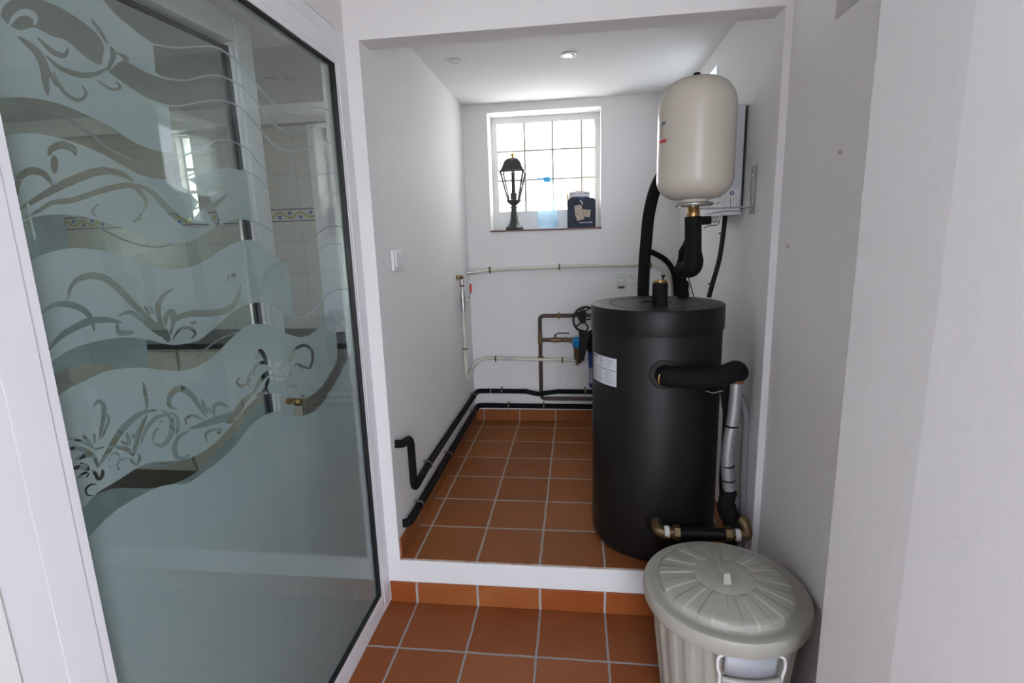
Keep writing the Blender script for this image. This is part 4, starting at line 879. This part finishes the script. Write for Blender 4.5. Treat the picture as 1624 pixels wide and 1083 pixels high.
# ------------------------------------------------------------------ sockets and switch
def socket(x, z, label, adapter=False):
    t = thing('wall_socket', label, 'socket', (x, YB, z))
    link('plate', B(x-.042, x+.042, YB-.010, YB, z-.042, z+.042), socketm, t, bevel=.003)
    zf = z+(.0 if not adapter else -.004); yf = YB-.010
    if adapter:
        link('adapter_body', B(x-.034, x+.036, YB-.050, YB-.010, z-.062, z+.036), mat('adapter_white', (.66, .70, .66), .35), t, bevel=.004)
        link('adapter_foot', B(x-.030, x+.030, YB-.046, YB-.010, z-.084, z-.062), mat('adapter_foot', (.5, .5, .45), .4), t, bevel=.003)
        link('black_slot', B(x-.022, x+.022, YB-.048, YB-.046, z-.078, z-.066), rubber, t)
        yf = YB-.050
    bm = L([(.018, yf-.0015), (.023, yf-.003), (.025, yf-.0015), (.025, yf), (.018, yf)], (x, 0, zf+.004), seg=32, ax='Y'); link('socket_ring', bm, socketm, t, smooth=30)
    link('socket_recess', L([(0, yf-.0005), (.018, yf-.0005), (.018, yf), (0, yf)], (x, 0, zf+.004), seg=28, ax='Y'), mat('socket_inner', (.50, .50, .45), .5), t)
    for s in (-1, 1): link('socket_hole', L([(0, yf-.002), (.0042, yf-.002), (.0042, yf), (0, yf)], (x+s*.0095, 0, zf+.002), seg=12, ax='Y'), ink, t)
    link('earth_clip', B(x-.008, x+.008, yf-.0025, yf, zf+.017, zf+.022), ink, t)
s_a, s_b = at(984.5, 440, 'Y', YB), at(1001, 441, 'Y', YB)
socket(s_a.x, s_a.z, 'white wall socket with a plug-in adapter, under the cream pipe', True)
socket(s_b.x, s_b.z, 'plain white wall socket beside the tall black riser pipe')
zs0, zs1 = at(627, 429, 'X', XL).z, at(627, 397, 'X', XL).z; ys0, ys1 = .095, .180
sw = thing('light_switch', 'white rocker light switch on the niche wall near the opening', 'light switch', (XL, .15, zs0))
ys0 = at(620.5, 412, 'X', XL).y; ys1 = at(634, 412, 'X', XL).y
link('plate', B(XL, XL+.012, ys0, ys1, zs0, zs1), pvc, sw, bevel=.002); link('rocker', B(XL+.012, XL+.018, ys0+.022, ys1-.012, zs0+.014, zs1-.008), pvc, sw, bevel=.002)

# ------------------------------------------------------------------ things on the sill
SYM = 2.045
lo_ = at(816, 360, 'Y', SYM)
ln = thing('lantern', 'black pedestal garden lantern with golden tip standing on the window sill', 'lantern', (lo_.x, SYM, WZ0))
k = (at(814, 243, 'Y', SYM).z-WZ0)/.583
P = lambda pr: [(r_*k, h*k) for r_, h in pr]
def LL(nm, pr, mt, seg, parent=ln, sm_=30, ph=0, c=(0, 0, 0)): return link(nm, L(P(pr), c, seg=seg, ph=ph), mt, parent, smooth=sm_, world=False)
LL('pedestal', [(0, 0), (.070, 0), (.072, .006), (.070, .018), (.064, .024), (.050, .034), (.038, .055), (.030, .085), (.025, .13), (.022, .170), (.028, .174), (.028, .182), (.018, .186), (0, .186)], lantern, 32)
LL('cup', [(0, .184), (.016, .186), (.030, .196), (.040, .205), (.052, .214), (.060, .222), (.060, .230), (.050, .232), (0, .232)], lantern, 24, sm_=30)
LL('roof', [(q_*1.30, h_) for q_, h_ in [(.0, .446), (.096, .438), (.106, .437), (.108, .443), (.098, .450), (.086, .466), (.079, .482), (.076, .496), (.070, .504), (.066, .516), (.055, .530), (.040, .541), (.022, .549), (0, .552)]], lantern, 4, sm_=25, ph=math.pi/4)
LL('finial', [(0, .550), (.013, .551), (.007, .557), (.014, .569), (.011, .579), (.004, .586), (0, .587)], gold, 16)
LL('lamp_tube', [(0, .232), (.024, .232), (.027, .285), (.016, .288), (.014, .438), (0, .438)], lantern, 20)
for a in range(4):
    an = math.radians(45+90*a)
    p0 = Vector((.056*math.cos(an), .056*math.sin(an), .228))*k; p1 = Vector((.125*math.cos(an), .125*math.sin(an), .442))*k
    link('rib', T([p0, p1], .0075*k, seg=6), lantern, ln, smooth=40, world=False)
    p2 = Vector((.138*math.cos(an), .138*math.sin(an), .440))*k
    link('roof_corner', T([p2, p2*1.0+Vector((.006*math.cos(an), .006*math.sin(an), .014))*k], .003*k, seg=6), lantern, ln, smooth=40, world=False)
bm = L(P([(.054, .232), (.122, .438)]), seg=4, ph=math.pi/4)
bmesh.ops.delete(bm, geom=[f for f in bm.faces if len(f.verts) > 4], context='FACES')
link('glass', bm, lantglass_m, ln, world=False)

bo = at(869, 360, 'Y', SYM)
bt = thing('water_bottle', 'large clear plastic water bottle with blue cap on the sill', 'bottle', (bo.x, SYM, WZ0)); bh = at(868, 281, 'Y', SYM).z-WZ0; kb = bh/.375
pb = [(0, .003), (.060, 0), (.074, .008), (.079, .02)]
for z in (.045, .075, .105, .135, .165, .195): pb += [(.080, z-.010), (.077, z), (.080, z+.008)]
pb2 = pb+[(.080, .225), (.080, .255), (.074, .285), (.055, .312), (.030, .326), (.020, .332), (.020, .342)]
link('bottle_body', L([(a*kb, b*kb) for a, b in pb2], seg=40), bottle_m, bt, smooth=40, world=False)
link('water', L([(max(0, a-.002)*kb, (b+.002)*kb) for a, b in pb]+[(.077*kb, .205*kb), (0, .205*kb)], seg=40), water_m, bt, smooth=40, world=False)
link('cap', L([(a*kb, b*kb) for a, b in [(0, .340), (.026, .340), (.027, .344), (.027, .370), (.024, .375), (0, .375)]], seg=24), capblue, bt, smooth=30, world=False)
link('cap_handle', T([Vector((-.020, 0, .366))*kb, Vector((-.045, -.005, .364))*kb, Vector((-.075, -.01, .372))*kb], .005*kb, seg=8), capblue, bt, smooth=30, world=False)

ga = at(900, 358, 'Y', 2.0); gb_ = at(944.5, 357, 'Y', 2.0); gt = at(920, 310, 'Y', 2.0).z
bag = thing('gift_bag', 'navy blue card bag holding papers, with beige tags, on the sill', 'bag', ((ga.x+gb_.x)/2, 2.04, WZ0))
x0, x1 = ga.x, gb_.x; W_ = x1-x0; zt = at(920, 312, 'Y', 2.0).z; zsde = at(900, 319, 'Y', 2.0).z; fy0, fy1 = 2.0, 2.09
def prism_xz(pts_, y0, y1):
    bm = new(); A = [bm.verts.new((x, y0, z)) for x, z in pts_]; Bq = [bm.verts.new((x, y1, z)) for x, z in pts_]; n = len(pts_)
    bm.faces.new(A); bm.faces.new(Bq)
    for i in range(n): bm.faces.new((A[i], A[(i+1) % n], Bq[(i+1) % n], Bq[i]))
    return bm
U = lambda u: x0+W_*u
link('front_panel', prism_xz([(x0, WZ0+.001), (x1, WZ0+.001), (x1, zsde), (U(.93), zsde+.018), (U(.75), zt-.006), (U(.70), zt), (U(.16), zt), (U(.12), zt-.006), (U(.03), zsde+.008), (x0, zsde)], fy0, fy0+.003), navy, bag)
link('back_panel', prism_xz([(x0, WZ0+.001), (x1, WZ0+.001), (x1, zsde), (U(.9), zt-.01), (U(.1), zt-.01), (x0, zsde)], fy1-.003, fy1), navy, bag)
link('side_panel', B(x0, x0+.003, fy0+.003, fy1-.003, WZ0+.001, zsde), navy, bag); link('side_panel', B(x1-.003, x1, fy0+.003, fy1-.003, WZ0+.001, zsde), navy, bag)
link('bottom_panel', B(x0+.003, x1-.003, fy0+.003, fy1-.003, WZ0+.001, WZ0+.004), navy, bag)
bz = lambda py: at(920, py, 'Y', 2.0).z; bx = lambda px: at(px, 330, 'Y', 2.0).x
bm = new()
for i in range(11): box(bm, bx(919+i*1.9), bx(919+i*1.9+1.3), fy0-.001, fy0-.0002, bz(354), bz(352.2 if i < 9 else 351.2))
link('white_lettering', bm, mat('white_ink', (.5, .5, .55), .6), bag)
link('handle_slot', B(bx(914), bx(932), fy0-.001, fy0-.0002, bz(319.6), bz(317.6)), rubber, bag)
link('blue_ribbon', T([(bx(918), fy0-.004, bz(314)), (bx(922), fy0-.008, bz(315.5)), (bx(927), fy0-.006, bz(313))], .008, seg=8, flat=.6), mat('ribbon', (.03, .10, .30), .4), bag, smooth=40)
link('ribbon_bow', T([(bx(920), fy0-.006, bz(318)), (bx(923), fy0-.010, bz(321)), (bx(924), fy0-.006, bz(324))], .010, seg=8, flat=.5), mat('pale_ribbon', (.55, .56, .58), .5), bag, smooth=40)
for (nm_, pq) in (('hanging_tag', [(911, 326), (922, 324.5), (926.5, 347.5), (915.5, 350), (912, 340)]), ('hanging_tag', [(924, 332), (937, 333.5), (935, 345), (926, 343.5)])):
    dy = .002 if pq[0][0] == 911 else 0
    tg = link(nm_, prism_xz([(bx(a), bz(b)) for a, b in pq], fy0-.004-dy, fy0-.003-dy), tagm, bag)
    bm = new(); cx_ = sum(a for a, b in pq)/len(pq); cy_ = sum(b for a, b in pq)/len(pq)
    for i in range(4): box(bm, bx(cx_-3.2), bx(cx_+rnd_.uniform(1, 3.4)), fy0-.0055-dy, fy0-.0045-dy, bz(cy_-4+i*2.2+.5), bz(cy_-4+i*2.2))
    link('print', bm, mat('tag_ink', (.28, .22, .19), .7), tg)
zp = bz(303.5)
pp_ = tag(link('paper_sheet', prism_xz([(bx(902), WZ0+.006), (bx(936), WZ0+.006), (bx(936), zp), (bx(902), zp+.002)], fy0+.025, fy0+.029), paper), 'white printed papers standing in the navy bag', 'papers')
bm = new()
for (a, b, c, d) in ((904, 911.5, 306.5, 305.3), (925, 933, 307, 306), (919.5, 922, 306.6, 305.9), (904, 909, 310, 309.5), (914, 919, 310.8, 310.3)): box(bm, bx(a), bx(b), fy0+.024, fy0+.0249, bz(c), bz(d))
link('print', bm, ink, pp_)
tag(link('wooden_piece', prism_xz([(bx(909), WZ0+.006), (bx(929), WZ0+.006), (bx(929), bz(303)), (bx(924), bz(301.2)), (bx(914), bz(301.5)), (bx(909), bz(303.2))], fy0+.045, fy0+.058), tan), 'tan wooden board with rounded top showing above the papers in the bag', 'board')
tag(link('wooden_strip', prism_xz([(bx(899.6)+.012, WZ0+.006), (bx(902)+.012, WZ0+.006), (bx(901.5), bz(305)), (bx(897.8), bz(305.5))], fy0+.066, fy0+.074), tan), 'slim tan strip leaning at the edge of the navy bag beside the bottle', 'board')

# ------------------------------------------------------------------ dustbin
BX, BY, BR = 1.280, -.500, .270
dz = -.0
bn = thing('dustbin', 'round grey plastic dustbin with ribbed lid standing below the step', 'dustbin', (BX, BY, 0))
def flute(a, r_, h):
    k_ = (math.cos(a*22)); k_ = max(-.4, min(.4, k_))/.4
    return (r_+.0028*k_*(1 if .03 < h < .465 else .2), h)
bodyp = [(0, .003), (.185, .0), (.192, .008), (.196, .05)]+[(.196+.044*t/8, .05+.415*t/8) for t in range(1, 9)]+[(.244, .475), (.252, .488), (.252, .510), (.240, .512), (.236, .47), (.19, .02), (0, .015)]
link('body', L(bodyp, (BX, BY, 0), seg=264, fn=flute), binm, bn, smooth=50)
# lid with raised fluted dome and flat rim
def lidf(a, r_, h):
    if .100 < r_ < .222:
        s = math.cos(a*15); s = max(-.12, min(.12, s))/.12; amt = min(1, (r_-.10)/.012)*min(1, (.222-r_)/.003+.4)
        return (r_+(.0016*s if r_ > .212 else 0), h+.0014*s*amt)
    return (r_, h)
ZL = .504
lp_ = [(.262, ZL-.028), (.268, ZL-.030), (.2715, ZL-.022), (.2715, ZL+.014), (.268, ZL+.022), (.258, ZL+.025), (.240, ZL+.021), (.228, ZL+.020), (.222, ZL+.024), (.218, ZL+.040), (.212, ZL+.045), (.200, ZL+.0475), (.17, ZL+.0525), (.14, ZL+.057), (.115, ZL+.060), (.103, ZL+.0615), (.099, ZL+.0605), (.096, ZL+.062), (.06, ZL+.064), (0, ZL+.065)]
lid_ = link('lid', L(lp_, (BX, BY, 0), seg=384, fn=lidf), binm, bn, smooth=40)
# grip on the lid: a bar with sloping ends
bm = new(); gd = Vector((.10, -1, 0)).normalized(); gs = Vector((gd.y, -gd.x, 0))
sec = [(-.078, .0, .016), (-.068, .022, .012), (-.050, .032, .011), (.040, .040, .013), (.054, .038, .013), (.060, .0, .017)]
rings = []
for u, h, w_ in sec:
    c = Vector((BX-.012, BY+.005, ZL+.0625))+gd*u
    rings.append([bm.verts.new(c+gs*w_*s+Vector((0, 0, hh))) for s, hh in ((-1, -.004), (-.75, h), (.75, h), (1, -.004))])
for A, Bq in zip(rings, rings[1:]):
    for i in range(4): bm.faces.new((A[i], A[(i+1) % 4], Bq[(i+1) % 4], Bq[i]))
bm.faces.new(rings[0]); bm.faces.new(rings[-1])
link('lid_handle', bm, binm, lid_, bevel=.006, bseg=3)
# rim lugs
for a in (-118, -28):
    an = R(a); link('lid_lug', B(-.012, .012, -.004, .004, -.003, .003), binm, lid_)
    o = lid_.children[-1] if lid_.children else None
for o in [c for c in lid_.children if c.name.startswith('lid_lug')]: bpy.data.objects.remove(o)
# side handle facing the camera: white recessed band, wire loop
ha = R(-88)
def hp3(deg, r_, z): an = R(deg); return Vector((BX+r_*math.cos(an), BY+r_*math.sin(an), z))
bm = new(); n = 16; A = []; Bq = []; Cq = []
for i in range(n+1):
    dg = -104+i*35/n
    A.append(bm.verts.new(hp3(dg, .2565, ZL-.030))); Bq.append(bm.verts.new(hp3(dg, .2560, ZL-.105)))
for i in range(n): bm.faces.new((A[i], A[i+1], Bq[i+1], Bq[i]))
pnl = link('recess_panel', bm, mat('bin_white_shaded', (.36, .36, .39), .4), bn, smooth=60); so = pnl.modifiers.new('s', 'SOLIDIFY'); so.thickness = .006; so.offset = 1  # white panel greyed to paint in the shade under the lid
link('grip_bar', T([hp3(-105+i*37/12, .272, ZL-.108-.002*math.sin(math.pi*i/12)) for i in range(13)], .0095, seg=10, flat=1), binm, bn, smooth=40)
for d0 in (-106, -67):
    sgn = -1 if d0 < -90 else 1
    link('wire_loop', T(spline([hp3(d0-sgn*2.5, .254, ZL-.036), hp3(d0+sgn*1.5, .268, ZL-.040), hp3(d0+sgn*2, .272, ZL-.07), hp3(d0+sgn*.5, .270, ZL-.10), hp3(d0+sgn*.3, .268, ZL-.135), hp3(d0-sgn*4, .262, ZL-.15)], 5), .0045, seg=8), binw, bn, smooth=40)

# ------------------------------------------------------------------ small wall plugs
for (px, py, lab) in ((1333, 241, 'small beige wall plug high on the recessed wall'), (1250, 391, 'small beige wall plug lower on the recessed wall near the jamb')):
    q = at(px, py, 'X', RX)
    tag(link('wall_plug', L([(0, q.x), (.007, q.x), (.006, q.x-.004), (.003, q.x-.004), (.002, q.x-.001), (0, q.x-.001)], (0, q.y, q.z), seg=14, ax='X'), tagm, smooth=40), lab, 'wall plug')
